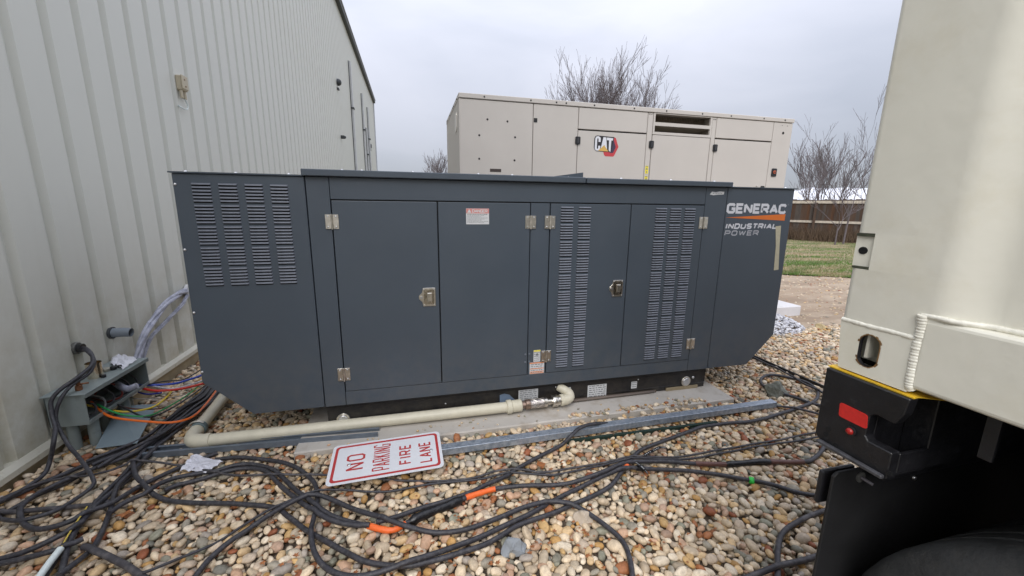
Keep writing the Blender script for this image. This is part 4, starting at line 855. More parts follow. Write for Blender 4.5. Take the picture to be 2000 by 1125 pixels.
# ================================================================== BEIGE GENERATOR
YC = 5.4
cg = thing('beige_generator', 'large beige enclosed generator behind the dark grey one', 'generator', (3.28, YC, .11))
bx_ = lambda *a, **k: MB().box(*a).build(*k['n'], bevel=k.get('b', .004)) 
MB().box(.66, 5.89, YC+.03, 7.17, .40, 2.60).box(.66, 3.425, YC+.03, 7.17, 2.60, 2.93).box(4.409, 5.89, YC+.03, 7.17, 2.60, 2.93).box(3.425, 4.409, YC+.42, 7.17, 2.60, 2.93).build('body_core', mat('seam_dark', (.035, .03, .028), .8), cg)
MB().box(.70, 5.85, YC+.02, 7.15, .12, .40).build('base_tank', CHAS, cg)
def pan(x0, x1, z0, z1, name='door_panel', lab=None):
    o = MB().box(x0+.004, x1-.004, YC, YC+.032, z0+.004, z1-.004).build(name, CATP, cg, bevel=.004)
    if lab: tag(o, lab)
    return o
ZC = 2.945
pan(.645, 1.623, .40, ZC, 'body_panel'); pan(1.623, 2.270, .40, ZC, 'body_panel')
pan(2.270, 3.332, 2.662, ZC, 'body_panel'); dlogo = pan(2.270, 3.332, .40, 2.650, lab='door carrying the maker emblem')
pan(3.332, 3.420, .40, ZC, 'corner_post'); pan(4.412, 4.490, .40, ZC, 'corner_post')
pan(3.424, 4.410, .40, 2.650); pan(4.490, 5.538, 2.655, ZC, 'body_panel'); pan(4.490, 5.538, .40, 2.643); pan(5.538, 5.907, .40, ZC, 'body_panel')
# vent
vt = MB()
for a in ((3.424, 4.410, YC, YC+.03, 2.654, 2.690), (3.424, 4.410, YC, YC+.03, 2.775, 2.820), (3.424, 3.452, YC, YC+.03, 2.690, 2.775), (4.382, 4.410, YC, YC+.03, 2.690, 2.775),
          (3.424, 3.452, YC, YC+.03, 2.820, 2.935), (4.382, 4.410, YC, YC+.03, 2.820, 2.935), (3.424, 4.410, YC, YC+.03, 2.935, 2.944)): vt.box(*a)
vt = vt.build('vent_frame', CATP, cg)
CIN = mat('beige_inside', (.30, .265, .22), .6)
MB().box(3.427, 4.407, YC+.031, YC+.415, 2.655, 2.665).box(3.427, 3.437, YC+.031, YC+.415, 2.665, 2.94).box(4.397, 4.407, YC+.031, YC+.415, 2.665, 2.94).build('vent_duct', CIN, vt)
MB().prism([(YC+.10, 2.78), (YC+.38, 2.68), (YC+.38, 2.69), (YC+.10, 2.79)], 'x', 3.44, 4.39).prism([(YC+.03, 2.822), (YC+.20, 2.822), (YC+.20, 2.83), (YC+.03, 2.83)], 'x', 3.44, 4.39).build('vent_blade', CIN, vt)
mb = MB()
for k in range(34):
    x = 3.445+k*.0282; mb.box(x, x+.005, YC+.16, YC+.165, 2.832, 2.94)
for k in range(6): mb.box(3.44, 4.395, YC+.166, YC+.170, 2.84+k*.018, 2.845+k*.018)
tag(mb.build('mesh_grille', mat('mesh_brown', (.22, .17, .12), .7), vt), kind='stuff')
# roof cap, side
rf_ = MB().box(.635, 5.917, YC-.012, 7.20, 2.948, 3.008).build('roof_cap', CATP, cg, bevel=.006)
MB().box(.640, .658, YC+.002, 7.19, .40, 2.944).build('side_panel', CATP, cg)
MB().box(5.892, 5.910, YC+.034, 7.19, .40, 2.944).build('side_panel', CATP, cg)
BKB = mat('black_screw', (.02, .02, .02), .5)
for px_, py_ in ((946, 187), (1037, 195), (1087, 200), (1106, 202), (1161, 207), (1239, 213), (1302, 218), (1372, 224), (1428, 229), (1492, 235), (1533, 239)):
    x, _, z = PY(px_, py_, YC-.012); MB().dome((x, YC-.012, 2.978), (0, -1, 0), .012, .008, 8).build('cap_screw', BKB, rf_)
for y in (5.6, 6.0, 6.1, 6.6, 7.0): MB().dome((.635, y, 2.975), (-1, 0, 0), .012, .008, 8).build('cap_screw', BKB, rf_)
for x, z in ((1.005, 2.712), (1.271, 2.702), (.897, 2.512), (1.377, 2.51), (.895, 2.219), (1.374, 2.217), (3.356, 2.925), (3.39, 2.925), (4.435, 2.915), (4.465, 2.915)):
    s = .014 if z < 2.9 else .008; MB().dome((x, YC, z), (0, -1, 0), s, .007, 8).build('panel_bolt', BKB, cg)
for x, z in ((5.70, 2.90), (5.80, 2.90)): MB().dome((x, YC, z), (0, -1, 0), .006, .004, 6).build('panel_bolt', BKB, cg)
x, _, z = PY(1529.5, 260, YC); MB().cyl((x, YC-.003, z), (x, YC+.01, z), .020, 12).build('round_hole', BLACK, cg)
MB().box(1.04, 1.19, YC-.004, YC-.0005, 2.060, 2.098).build('slot_plug', mat('brown_slot', (.05, .035, .03), .6), cg)
MB().box(1.632, 1.680, YC-.003, YC-.0005, 2.712, 2.765).build('small_badge', HANDLE, cg)
for x in (2.268, 3.412, 4.500):
    h = MB().prism(rrect(x-.036, x+.036, 2.462, 2.562, .014), 'y', YC-.018, YC-.0005).build('door_handle', HANDLE, cg)
    MB().box(x-.010, x+.010, YC-.026, YC-.018, 2.480, 2.545).build('handle_lever', mat('dark_grey_plastic', (.05, .05, .055), .35), h)
for z0, z1 in ((2.105, 2.215), (1.98, 2.070)):
    o = MB().box(3.350, 3.396, YC-.0025, YC-.0005, z0, z1).build('warning_sticker', YLB, cg)
    mb = MB(); flatpoly(mb, (3.357, YC-.0026, z1-.055), EX, EZ, [(0, 0), (.032, 0), (.016, .034)], EN, .0006); mb.box(3.354, 3.392, YC-.0035, YC-.0026, z1-.012, z1-.004); mb.box(3.366, 3.380, YC-.0035, YC-.0026, z0+.012, z0+.035); mb.build('sticker_print', INK, o)
# lamp and valve
lx, _, lz = PY(1511, 337, YC)
o = MB().prism(rrect(lx-.048, lx+.048, lz-.062, lz+.062, .016), 'y', YC-.012, YC-.0005).build('socket_plate', HANDLE, cg)
MB().cyl((lx, YC-.012, lz+.005), (lx, YC-.022, lz+.005), .026, 14).build('socket_knob', mat('dull_orange', (.40, .09, .04), .5), o); MB().box(lx-.02, lx+.02, YC-.024, YC-.0225, lz-.002, lz+.010).build('knob_grip', HANDLE, o)
lx, _, lz = PY(1488, 369, YC); o = MB().prism(rrect(lx-.034, lx+.034, lz-.05, lz+.045, .014), 'y', YC-.014, YC-.0005).build('socket_plate', HANDLE, cg); MB().dome((lx, YC-.014, lz), (0, -1, 0), .014, .01).build('plate_bolt', BOLT, o)
lx, _, lz = PY(1475, 368, YC); MB().cyl((lx, YC-.03, lz-.05), (lx, YC-.03, lz+.03), .010, 10).cyl((lx-.022, YC-.03, lz+.032), (lx+.022, YC-.03, lz+.032), .007, 8).cyl((lx, YC-.03, lz-.02), (lx, YC, lz-.02), .009, 8).build('drain_valve', STEEL, cg)
# oval plate on the left end
mb = MB(); mb.prism(rrect(5.66, 5.86, 2.60, 2.84, .05), 'x', .632, .640); mb.build('end_plate', STEEL, cg)
# emblem on the door
em = MB(); LX, LZ = 2.512, 2.318; S = .386
def L2(px_, py_): return ((px_-180)/455*S, (525-py_)/455*S)
flatpoly(em, (LX, YC, LZ), EX, EZ, [L2(*p) for p in ((540, 212), (575, 225), (632, 365), (560, 510), (540, 522), (400, 522), (375, 500), (355, 440), (500, 440), (500, 212))], EN, .0012)
em = em.build('emblem_red', mat('emblem_red_paint', (.50, .05, .06), .45), dlogo)
mb = MB(); flatpoly(mb, (LX, YC, LZ), EX, EZ, [L2(*p) for p in ((525, 250), (540, 262), (582, 368), (540, 460), (480, 470), (480, 250))], EN, .0018); mb.build('emblem_dark', mat('emblem_plum', (.05, .035, .07), .45), dlogo)
mb = MB(); flatpoly(mb, (LX, YC, LZ), EX, EZ, [L2(*p) for p in ((232, 200), (545, 212), (540, 240), (500, 455), (235, 448), (200, 425), (184, 395), (186, 245), (205, 212))], EN, .0024); mb.build('emblem_dark', mat('emblem_black', (.02, .018, .022), .45), dlogo)
mb = MB()
for poly in (((300, 300), (262, 300), (262, 255), (250, 240), (238, 255), (238, 400), (250, 412), (262, 400), (262, 360), (300, 360), (300, 400), (280, 432), (240, 440), (205, 420), (200, 400), (204, 245), (225, 215), (265, 212), (300, 235)),
             ((348, 222), (400, 224), (428, 440), (392, 385), (372, 345), (340, 385), (308, 405)),
             ((412, 225), (524, 230), (521, 268), (494, 268), (488, 452), (455, 425), (452, 268), (412, 266))):
    flatpoly(mb, (LX, YC, LZ), EX, EZ, [L2(*p) for p in poly], EN, .0030)
tag(mb.build('emblem_lettering', LOGOW, dlogo), 'white CAT lettering')
mb = MB(); flatpoly(mb, (LX, YC, LZ), EX, EZ, [L2(*p) for p in ((368, 348), (452, 444), (262, 440))], EN, .0036); mb.build('emblem_triangle', mat('emblem_gold', (.60, .38, .10), .45), dlogo)
MB().box(.25, 6.0, 4.86, 7.7, -.10, .105).thing('concrete_slab', CONCW, 'pale new concrete slab under the beige generator', 'concrete slab', bevel=.01)

# ================================================================== SHIPPING CONTAINER ON TRAILER
XC = 1.0; YE = .709; ZK = 1.236
ct = thing('shipping_container', 'white painted steel shipping container close at right', 'container', (2.2, -2.3, ZK))
LEN = 6.06; Y9 = YE-LEN; ZTOP = ZK+2.59; XR = XC+2.438
# corner post: outer skin in the plane of the container side, rounded far edge, smooth bend into the side panel
def post_prof(r=.016):
    p = [(XC+.06, YE)]
    for k in range(6): a = rad(90+90*k/5); p.append((XC+r+r*math.cos(a), YE-r+r*math.sin(a)))
    return p
pp = post_prof()+[(XC, .545)]
for t in np.linspace(0, 1, 9): s_ = t*t*(3-2*t); pp.append((XC+.028*s_, .540-.085*t))
pp += [(XC+.030, .40)]
notch0, notch1 = 1.478, 1.560
mb = MB()
def skin(z0, z1, prof_):
    n = len(prof_); v = [(x, y, z0) for x, y in prof_]+[(x, y, z1) for x, y in prof_]
    mb.add(v, [(i, i+1, n+i+1, n+i) for i in range(n-1)], 0, True)
ppl = [q_ for q_ in pp if q_[1] < .6]
skin(1.352, notch0, pp); skin(notch1, ZTOP, pp); skin(notch0, notch1, [(XC, .668)]+ppl)
mb.add([(XC, .668, notch0), (XC, .668, notch1), (XC+.030, .672, notch1), (XC+.030, .672, notch0)], [(0, 1, 2, 3)])
mb.add([(XC, .668, notch0), (XC+.06, .668, notch0), (XC+.06, YE, notch0), (XC, YE-.01, notch0)], [(0, 1, 2, 3)]); mb.add([(XC, .668, notch1), (XC+.06, .668, notch1), (XC+.06, YE, notch1), (XC, YE-.01, notch1)], [(0, 1, 2, 3)])
cp = mb.build('corner_post', CONT, ct)
for p_ in cp.data.polygons: pass
nb = MB(); nb.prism([(XC+.005, YE-.001), (XC+.006, .670), (XC+.030, .669), (XC+.06, .670), (XC+.06, YE-.001)], 'z', notch0+.006, notch1-.008); nb.build('lashing_pocket', CONT, ct)
POCKET_SHADE = mat('pocket_shade', (.05, .055, .035), .8, var=.5, scale=80)  # shadow tone for the dark lines of the lashing pocket
MB().box(XC+.0005, XC+.05, .668, YE-.003, notch1-.0075, notch1-.001).build('pocket_shade_line', POCKET_SHADE, cp)  # shadow under the pocket's top edge, put in as a dark strip
MB().box(XC+.0005, XC+.05, .668, YE-.004, notch0+.0005, notch0+.0055).build('pocket_shade_line', POCKET_SHADE, cp)
MB().prism([(.690+.0095*math.cos(a), 1.520+.0085*math.sin(a)) for a in np.linspace(0, 6.28, 14)[:-1]], 'x', XC+.0040, XC+.0062).build('lashing_hole', BLACK, cp)
# side panel with trapezoid corrugations
prof_ = [(XC+.030, .41), (XC+.030, .33)]; y = .33; s_ = 0
while y > Y9+.2:
    prof_ += [(XC+.004, y-.068), (XC+.004, y-.138), (XC+.030, y-.206), (XC+.030, y-.276)]; y -= .276
mb = MB(); n = len(prof_); v = [(x, yy, 1.405) for x, yy in prof_]+[(x, yy, ZTOP-.06) for x, yy in prof_]; mb.add(v, [(i, i+1, n+i+1, n+i) for i in range(n-1)])
mb.build('side_panel', CONT, ct)
MB().box(XC+.05, XR-.05, Y9, YE-.02, 1.26, ZTOP-.02).build('container_core', CONT, ct)
MB().box(XC+.004, XC+.06, Y9+.16, .40, ZTOP-.06, ZTOP).build('top_rail', CONT, ct, bevel=.005)
MB().box(XR-.06, XR, Y9, YE, ZK, ZTOP).build('side_panel', CONT, ct)
MB().box(XC+.02, XR-.02, Y9, YE-.005, ZTOP-.02, ZTOP).build('roof_panel', CONT, ct)
# bottom rail
MB().box(XC-.0005, XC+.055, Y9+.17, .553, 1.245, 1.398).build('bottom_rail', CONT, ct, bevel=.010, seg=3)
MB().box(XC+.055, XR-.06, Y9+.1, .55, 1.25, 1.262).build('floor', CHAS, ct)
# corner casting with oval hole
def casting(y0, y1, x0, x1, z0, z1, hole=True):
    mb = MB(); cy, cz = (y0+y1)/2+.005, (z0+z1)/2+.002; K = 28
    ov = []
    for k in range(K):
        a = 2*math.pi*k/K; c_, s_ = math.cos(a), math.sin(a); ov.append((cy+.0215*c_, cz+.0165*(1 if s_ >= 0 else -1)+.0215*s_))
    rr = [(y1-.003, z1), (y0, z1), (y0, z0)]+[(y1-.022+.022*math.sin(rad(t)), z0+.022-.022*math.cos(rad(t))) for t in range(0, 91, 15)]; K2 = len(rr)
    # resample the outer outline by angle so that it pairs with the oval
    def outer(a):
        c_, s_ = math.cos(a), math.sin(a); best = None
        for i in range(K2):
            p, q_ = rr[i], rr[(i+1) % K2]; d = (q_[0]-p[0], q_[1]-p[1]); den = c_*d[1]-s_*d[0]
            if abs(den) < 1e-12: continue
            t = ((p[0]-cy)*d[1]-(p[1]-cz)*d[0])/den; u = ((p[0]-cy)*s_-(p[1]-cz)*c_)/den
            if t > 0 and -1e-6 <= u <= 1+1e-6: best = t if best is None else min(best, t)
        return (cy+best*c_, cz+best*s_)
    ang = [math.atan2(p[1]-cz, p[0]-cy) for p in ov]; ou = [outer(a) for a in ang]
    for cr_ in ((y0, z0), (y0, z1), (y1-.003, z1)):
        ca_ = math.atan2(cr_[1]-cz, cr_[0]-cy); j_ = min(range(K), key=lambda i: abs(math.remainder(ang[i]-ca_, 2*math.pi))); ou[j_] = cr_
    v = [(x0, *p) for p in ov]+[(x0, *p) for p in ou]+[(x0+.012, *p) for p in ov]+[(x1, *p) for p in ou]+[(x0+.002, *p) for p in ov]
    mb.add(v, [(i, (i+1) % K, K+(i+1) % K, K+i) for i in range(K)], 0, False)
    mb.add(v, [(i, (i+1) % K, 2*K+(i+1) % K, 2*K+i) for i in range(K)], 1, True)
    mb.add(v, [(K+i, K+(i+1) % K, 3*K+(i+1) % K, 3*K+i) for i in range(K)], 0, True)
    return mb
cc = casting(.553, YE, XC-.001, XC+.15, ZK, 1.352).build('corner_casting', [CONT, CHAS], ct)
MB().box(XC+.055, XC+.06, .56, YE-.01, ZK+.01, 1.34).build('casting_inside', BLACK, cc)
MB().box(XC+.012, XC+.05, .645, .651, 1.275, 1.33).build('inner_web', CONT, cc); MB().box(XC+.012, XC+.03, .612, .624, 1.258, 1.270).build('twistlock_tip', YEL, cc)
# rust round the hole and along the base
mb = MB(); K = 28; cy, cz = (.553+YE)/2+.005, (ZK+1.352)/2+.002
for k in range(K):
    a0, a1 = 2*math.pi*k/K, 2*math.pi*(k+1)/K
    def OV(a, e): s_ = math.sin(a); return (XC-.0016, cy+(.0215+e)*math.cos(a), cz+.0165*(1 if s_ >= 0 else -1)+(.0215+e)*s_)
    e = .0008+.0034*random.random()**2; mb.add([OV(a0, -.0008), OV(a1, -.0008), OV(a1, e), OV(a0, e)], [(0, 1, 2, 3)])
mb.build('rust_ring', RUSTY, cc)
# weld beads
def bead(P, r, amp, per, name='weld_bead'):
    Q = crom(P, .0010); rs = [r*(1+amp*abs(math.sin(i*per))+.12*noise.noise(Vector((i*.12, 0, 1)))) for i in range(len(Q))]
    MB().tube(Q, rs, 10).build(name, CONTW, ct)
bead([(XC+.004, YE-.004, 1.352), (XC+.0035, .69, 1.353), (XC+.0032, .64, 1.352), (XC+.0035, .60, 1.353), (XC+.0035, .558, 1.352)], .0062, .08, .13)
bead([(XC+.001, .5535, 1.404), (XC+.0055, .5535, 1.37), (XC+.0058, .5545, 1.33), (XC+.0055, .5535, 1.28), (XC+.0055, .5520, 1.25), (XC+.008, .551, 1.243)], .0092, .10, .50)
bead([(XC+.003, .556, 1.403), (XC+.002, .53, 1.403), (XC+.004, .505, 1.402), (XC+.012, .485, 1.403), (XC+.024, .462, 1.403), (XC+.028, .40, 1.402), (XC+.028, .30, 1.402), (XC+.028, .0, 1.402)], .0052, .10, .13)
bead([(XC+.028, .405, 1.40), (XC+.028, .405, 1.6), (XC+.028, .405, 2.2), (XC+.028, .405, 3.6)], .0018, .3, .2, 'seam_bead')
# trailer chassis
tr = thing('trailer', 'black steel container trailer with yellow edged bolster and mud flap', 'trailer', (2.2, -2, 0))
bo = MB().prism([(.690, 1.034), (.709, 1.050), (.709, 1.2285), (.535, 1.2285), (.540, 1.19), (.552, 1.163), (.588, 1.166), (.598, 1.158), (.600, 1.108), (.592, 1.098), (.545, 1.098), (.545, 1.034)], 'x', XC-.015, XC+.012)
bo = bo.build('bolster_end_plate', CHAS, tr, bevel=.002)
MB().box(XC+.012, XR-.012, .600, .700, 1.04, 1.2285).box(XC+.10, XR-.10, .548, .600, 1.04, 1.2285).box(XC+.012, XC+.10, .548, .600, 1.036, 1.044).box(XC+.012, XC+.10, .545, .553, 1.044, 1.092).build('bolster', CHAS, tr, bevel=.002)
MB().box(XC-.006, XC+.02, .535, .712, 1.2290, 1.2318).prism([(XC-.001, .535), (XC+.06, .50), (XC+.06, .71), (XC-.003, .71)], 'z', 1.2320, 1.2328).build('yellow_plate', YEL, tr)
MB().box(XC-.027, XC-.0152, .548, .695, 1.034, 1.043).build('lower_flange', mat('scuffed_black', (.05, .05, .056), .5, var=.5, scale=40, bump=.6, bscale=90), tr, bevel=.002)
pr = [Vector((XC-.0165, PX(*p, XC-.016)[1], PX(*p, XC-.016)[2])) for p in ((1641, 785), (1695, 811), (1693, 839), (1638, 812))]
mb = MB(); cc_ = sum(pr, Vector())/4; v = []
for i, p in enumerate(pr):
    a, b = pr[i-1], pr[(i+1) % 4]; v += [p+(a-p)*.12, p+((a-p)+(b-p))*.035, p+(b-p)*.12]
mb.add(v, [tuple(range(12))]); mb.add([p+Vector((.0012, 0, 0)) for p in v]+v, [(i, (i+1) % 12, 12+(i+1) % 12, 12+i) for i in range(12)]); mb.build('reflector', REDR, tr)
lc_ = PX(1662, 842, XC-.016)
MB().cyl((XC-.0155, lc_[1], lc_[2]), (XC-.020, lc_[1], lc_[2]), .0115, 18).build('lamp_grommet', HANDLE, tr); MB().dome((XC-.020, lc_[1], lc_[2]), (-1, 0, 0), .0080, .007, 14).build('marker_lamp', REDL, tr)
for p in ((1617, 838), (1612, 848), (1632, 870), (1738, 925)):
    q_ = PX(*p, XC-.016); MB().cyl((XC-.0155, q_[1], q_[2]), (XC-.0162, q_[1], q_[2]), .006, 10).build('bolt_hole', BLACK, tr)
# mud flap
fl = MB().prism([(.992, .30), (.992, .962), (1.005, .972), (2.10, .972), (2.10, .30)], 'y', .650, .658).build('mud_flap', FLAP, tr, bevel=.002)
MB().box(.990, 1.10, .675, .688, .865, .960).build('flap_hanger', CHAS, tr, bevel=.006, seg=2)
b_ = PY(1681, 932, .648); o = MB().cyl((b_[0], .6495, b_[2]), (b_[0], .6465, b_[2]), .014, 18).build('flap_washer', mat('dull_zinc', (.17, .17, .16), .5, .6, var=.2), tr)
MB().cyl((b_[0], .6465, b_[2]), (b_[0]+.004, .622, b_[2]-.003), .0042, 10).build('flap_bolt', mat('dull_zinc_bolt', (.17, .16, .18), .5, .6), o)
b_ = PY(1793, 937, .64); MB().dome((b_[0], .6495, b_[2]), (0, -1, 0), .006, .006).build('flap_bolt', BOLT, tr)
MB().box(1.08, 2.36, .60, .68, .973, 1.045).build('crossmember', CHAS, tr)
for x in (1.72, 2.62): MB().box(x, x+.12, -5.3, .60, .85, 1.20).build('main_beam', CHAS, tr)
for y in (-.3, -1.6, -3.0, -4.6): MB().box(XC+.08, XR-.08, y, y+.10, 1.12, 1.235).build('crossmember', CHAS, tr)
MB().box(1.035, 1.041, .425, .445, 1.15, 1.235).build('side_bracket', CHAS, tr)
TY = .09
def wheel(x0, x1, yc, par):
    mb = MB(); R_ = .540; n = 56
    prof_ = [(x0+.03, .29), (x0, .36), (x0-.004, .43), (x0+.004, .495), (x0+.016, .525), (x0+.03, .537), (x0+.05, .540), (x0+.075, .540), (x0+.078, .530), (x0+.088, .530), (x0+.091, .540), (x0+.135, .540), (x0+.138, .530), (x0+.148, .530), (x0+.151, .540),
             (x1-.05, .540), (x1-.02, .530), (x1, .45), (x1, .36), (x1-.03, .29)]
    v = []; 
    for k in range(n):
        a = 2*math.pi*k/n
        for (x, r) in prof_: v.append((x, yc+r*math.cos(a), .54+r*math.sin(a)))
    P_ = len(prof_); mb.add(v, [(k*P_+i, k*P_+i+1, ((k+1) % n)*P_+i+1, ((k+1) % n)*P_+i) for k in range(n) for i in range(P_-1)], 0, True)
    wh = MB().cyl((x0+.06, yc, .54), (x1-.04, yc, .54), .290, 32).build('wheel_rim', mat('rim_grey', (.25, .25, .26), .5, .3), par)
    mb.build('tyre', RUBB, wh)
for xa, xb in ((1.05, 1.33), (1.36, 1.64), (2.77, 3.05), (3.08, 3.36)):
    for yc in (TY, TY-1.28): wheel(xa, xb, yc, tr)
for yc in (TY, TY-1.28): MB().cyl((1.3, yc, .54), (3.1, yc, .54), .06, 12).build('axle', CHAS, tr)
for x in (1.3, 3.0): MB().box(x, x+.09, -5.2, -5.1, .0, 1.1).build('landing_leg', CHAS, tr)
MB().box(1.4, 3.0, -5.4, -5.2, .85, 1.2).build('crossmember', CHAS, tr)

# ================================================================== FENCE, TREES, FAR THINGS
fu = Vector((FU[0], FU[1], 0)).normalized(); fn = Vector((fu.y, -fu.x, 0)); fn = fn if fn.dot(Vector((-1, -1, 0))) > 0 else -fn
fo = Vector((FA[0], FA[1], 0))
fc = thing('wooden_fence', 'weathered brown board fence with pale rails beyond the grass', 'fence', fo)
ZF = 2.16
def fbox(mb, s0, s1, d0, d1, z0, z1):
    q_ = [fo+fu*s+fn*d for s, d in ((s0, d0), (s1, d0), (s1, d1), (s0, d1))]
    mb.add([p+Vector((0, 0, z0)) for p in q_]+[p+Vector((0, 0, z1)) for p in q_], [(0, 1, 2, 3), (7, 6, 5, 4), (0, 4, 5, 1), (1, 5, 6, 2), (2, 6, 7, 3), (3, 7, 4, 0)])
mb = MB(); s = -16
while s < 9:
    wd = random.uniform(.12, .15); b0 = len(mb.m); e_ = random.uniform(-.008, .006); fbox(mb, s, s+wd, -.012+e_, .010+e_, .02, ZF+random.uniform(-.03, .03)); mi_ = random.choice((0, 0, 1, 2)); mb.m[b0:] = [mi_]*(len(mb.m)-b0); s += wd-.004
tag(mb.build('boards', [WOODF, mat('orange_brown_board', (.08, .036, .016), .85, var=.4, scale=4, stretch=(1, 1, .15)), mat('grey_brown_board', (.075, .06, .05), .85, var=.4, scale=4, stretch=(1, 1, .15))], fc), 'upright weathered boards', kind='stuff')
for z in (.92, 1.98):
    s = -16
    while s < 9:
        mb = MB(); fbox(mb, s, s+2.38, .015, .055, z-.01+random.uniform(-.015, .015), z+.12); mb.build('rail', RAILM, fc); s += 2.4
for k in range(11):
    mb = MB(); fbox(mb, -16+k*2.4, -15.89+k*2.4, .056, .16, 0, 2.0); mb.build('post', WOODF, fc)
# dry weeds at the fence foot and grass blades
def blades(name, n, gen_, h, m_, lab, cat):
    V = np.zeros((n*3, 3)); 
    for i in range(n):
        x, y = gen_(); a = RNG.uniform(0, 6.28); w_ = RNG.uniform(.006, .014); hh = h*RNG.uniform(.5, 1.3); lx, ly = RNG.normal(0, .3*hh, 2); 
        V[i*3] = (x-w_*math.cos(a), y-w_*math.sin(a), -.03); V[i*3+1] = (x+w_*math.cos(a), y+w_*math.sin(a), -.03); V[i*3+2] = (x+lx, y+ly, -.03+hh)
    me = bpy.data.meshes.new(name); me.from_pydata(V.tolist(), [], np.arange(n*3).reshape(-1, 3).tolist()); me.materials.append(m_); o = link(name, me); return tag(o, lab, cat, kind='stuff')
GB = mat('grass_blade', (.095, .18, .03), .8, var=.35, scale=1.5, col2=(.36, .29, .17), thr=(.46, .58), c2scale=.8, stretch=(.5, 1.5, 1))
def ggen():
    while True:
        t = RNG.uniform(-6, 6); s = RNG.uniform(0, 1)**1.6; a = GA+GU*t; b = FA+FU*(t*1.3); p = a+(b-a)*s
        pp_ = np.array([p[0], p[1], 0])-CP; u = pp_@CA/(pp_@CW)*FPX+1000
        if 1440 < u < 1800: return p[0], p[1]
blades('grass', 26000, ggen, .055, GB, 'patchy green and straw coloured grass in front of the fence', 'grass')
def wgen(): s = RNG.uniform(-9, 6); d = abs(RNG.normal(0, .5)); p = fo+fu*s+fn*(d+.1); return p.x, p.y
blades('dry_weeds', 9000, wgen, .75, mat('dry_weed', (.12, .08, .05), .9, var=.3, scale=2), 'brown dry weeds along the foot of the fence', 'weeds')
# bare trees
def tree(base, H, spread, seed, lab, stems=3, thick=.12, levels=5, lean=0, first=.25, name='bare_tree', group='bare winter trees', twig=.006, dens=1.0, upb=.18):
    rr = random.Random(seed); root = thing(name, lab, 'tree', base, group); tk, cr = MB(), MB()
    def grow(p, d, l, r, lev, mb):
        n = 4 if lev < 2 else 3; P = [p]; D = d.copy()
        for k in range(n):
            D = (D+Vector((rr.gauss(0, .10), rr.gauss(0, .10), rr.gauss(.05, .05)))).normalized(); P.append(P[-1]+D*l/n)
        r1 = max(twig, r*.55); rs = [r+(r1-r)*i/n for i in range(n+1)]; mb.tube(P, rs, 5 if lev < 2 else 3, caps=False)
        if lev >= levels: return
        kids = rr.choice((2, 3)) if lev else 4
        for k in range(int(kids*dens+.5)):
            t = rr.uniform(.3, 1); i = min(n-1, int(t*n)); q_ = P[i].lerp(P[i+1], t*n-i); az = rr.uniform(0, 6.28); an = rr.uniform(.25, .62)
            ax = D.orthogonal().normalized(); ax.rotate(Matrix.Rotation(az, 3, D)); nd = (D*math.cos(an)+ax*math.sin(an)+Vector((0, 0, upb))).normalized()
            grow(q_, nd, l*rr.uniform(.52, .78), max(twig, r1*.75), lev+1, cr)
        grow(P[-1], (D+Vector((rr.gauss(0, .15), rr.gauss(0, .15), .1))).normalized(), l*.72, r1, lev+1, cr)
    b = Vector(base); tk.tube([b, b+Vector((lean*.3, 0, H*first*.5)), b+Vector((lean, 0, H*first))], [thick*1.3, thick, thick*.85], 8, caps=False)
    top = b+Vector((lean, 0, H*first))
    for k in range(stems):
        az = 2*math.pi*k/stems+rr.uniform(-.4, .4); an = spread*rr.uniform(.5, 1.1); grow(top-Vector((0, 0, rr.uniform(0, H*first*.4))), Vector((math.cos(az)*math.sin(an), math.sin(az)*math.sin(an), math.cos(an))), H*.30*rr.uniform(.85, 1.1), thick*.6, 0, tk)
    tk.build('trunk', BARK, root); cr.build('crown', BARK, root); return root
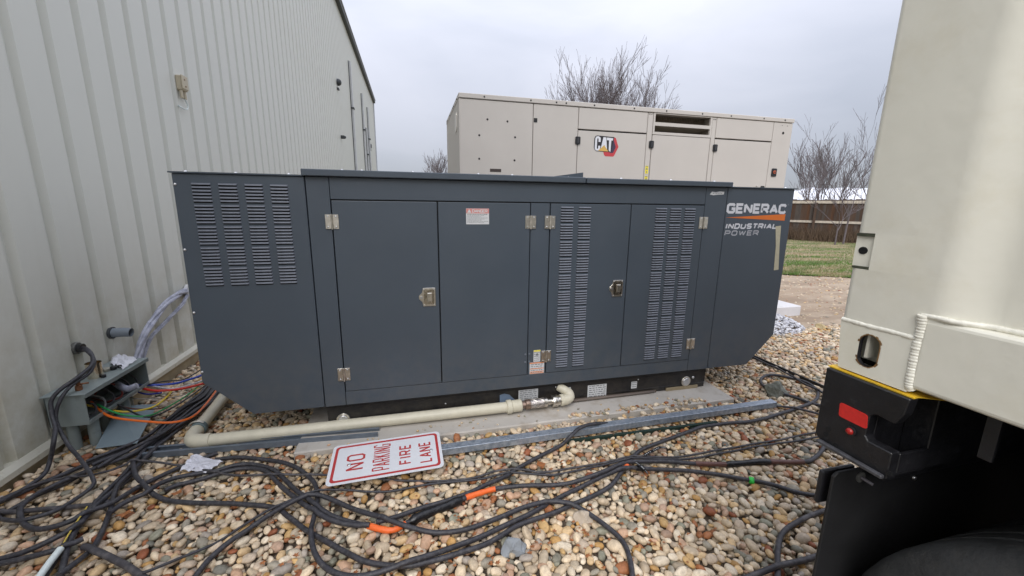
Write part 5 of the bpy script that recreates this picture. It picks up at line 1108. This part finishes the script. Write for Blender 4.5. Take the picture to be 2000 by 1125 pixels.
pt = PY(1182, 250, 34); tree((pt[0], 34, 0), 14.0, .35, 11, 'large spreading bare tree rising above the beige generator', 8, .22, 5, twig=.010, first=.22, dens=.92, upb=.12)
def at_fence(px_, off): d = ray(px_, 470); d = d/d[1]; p = CP+d*off; return (p[0], p[1], 0)
tree(at_fence(1570, 21), 6.6, .5, 21, 'thin bare tree leftmost beyond the fence', 4, .06, 3, twig=.010, group='bare trees beyond the fence')
tree(at_fence(1590, 24), 6.8, .45, 22, 'thin bare tree just left of the forked one', 4, .06, 3, twig=.011, group='bare trees beyond the fence')
tree(at_fence(1622, 23), 6.8, .5, 25, 'dense bare tree in the middle of the row beyond the fence', 5, .06, 3, twig=.010, group='bare trees beyond the fence')
tree(at_fence(1632, 14.6), 3.9, .8, 23, 'low forked bare sapling just in front of the fence', 3, .028, 4, twig=.005, group='bare trees beyond the fence', dens=.8)
tree(at_fence(1648, 15.0), 6.4, .42, 24, 'tallest straight dark bare tree close to the container', 2, .035, 4, twig=.005, group='bare trees beyond the fence', lean=.1, dens=.8)
tree(at_fence(1690, 22), 6.2, .5, 28, 'bare tree partly hidden by the container edge', 4, .06, 3, twig=.010, group='bare trees beyond the fence')
pt = PY(862, 380, 60); tree((pt[0], 60, 0), 9.0, .4, 31, 'small distant bare tree left of the beige generator', 4, .10, 4, twig=.014)
# white tarp covered mound behind the fence
pc = CP+ray(1625, 400)/ray(1625, 400)[1]*27
mb = MB(); v = []; nx, ny = 60, 14
for j in range(ny+1):
    for i in range(nx+1):
        s = (i/nx-.5)*26; a = math.pi*j/ny; x = pc[0]+s*fu.x*1+fn.x*math.cos(a)*3; y = pc[1]+s*fu.y+fn.y*math.cos(a)*3
        v.append((x, y, 2.2*math.sin(a)*(1-.25*abs(i/nx-.5))+1.25*math.sin(a)**.5+.28*noise.noise(Vector((s*.9, a*2, 0)))*math.sin(a)))
mb.add(v, [(j*(nx+1)+i, j*(nx+1)+i+1, (j+1)*(nx+1)+i+1, (j+1)*(nx+1)+i) for j in range(ny) for i in range(nx)], 0, True)
mb.thing('tarp_mound', TARP, 'long white tarp covered mound behind the wooden fence', 'mound')
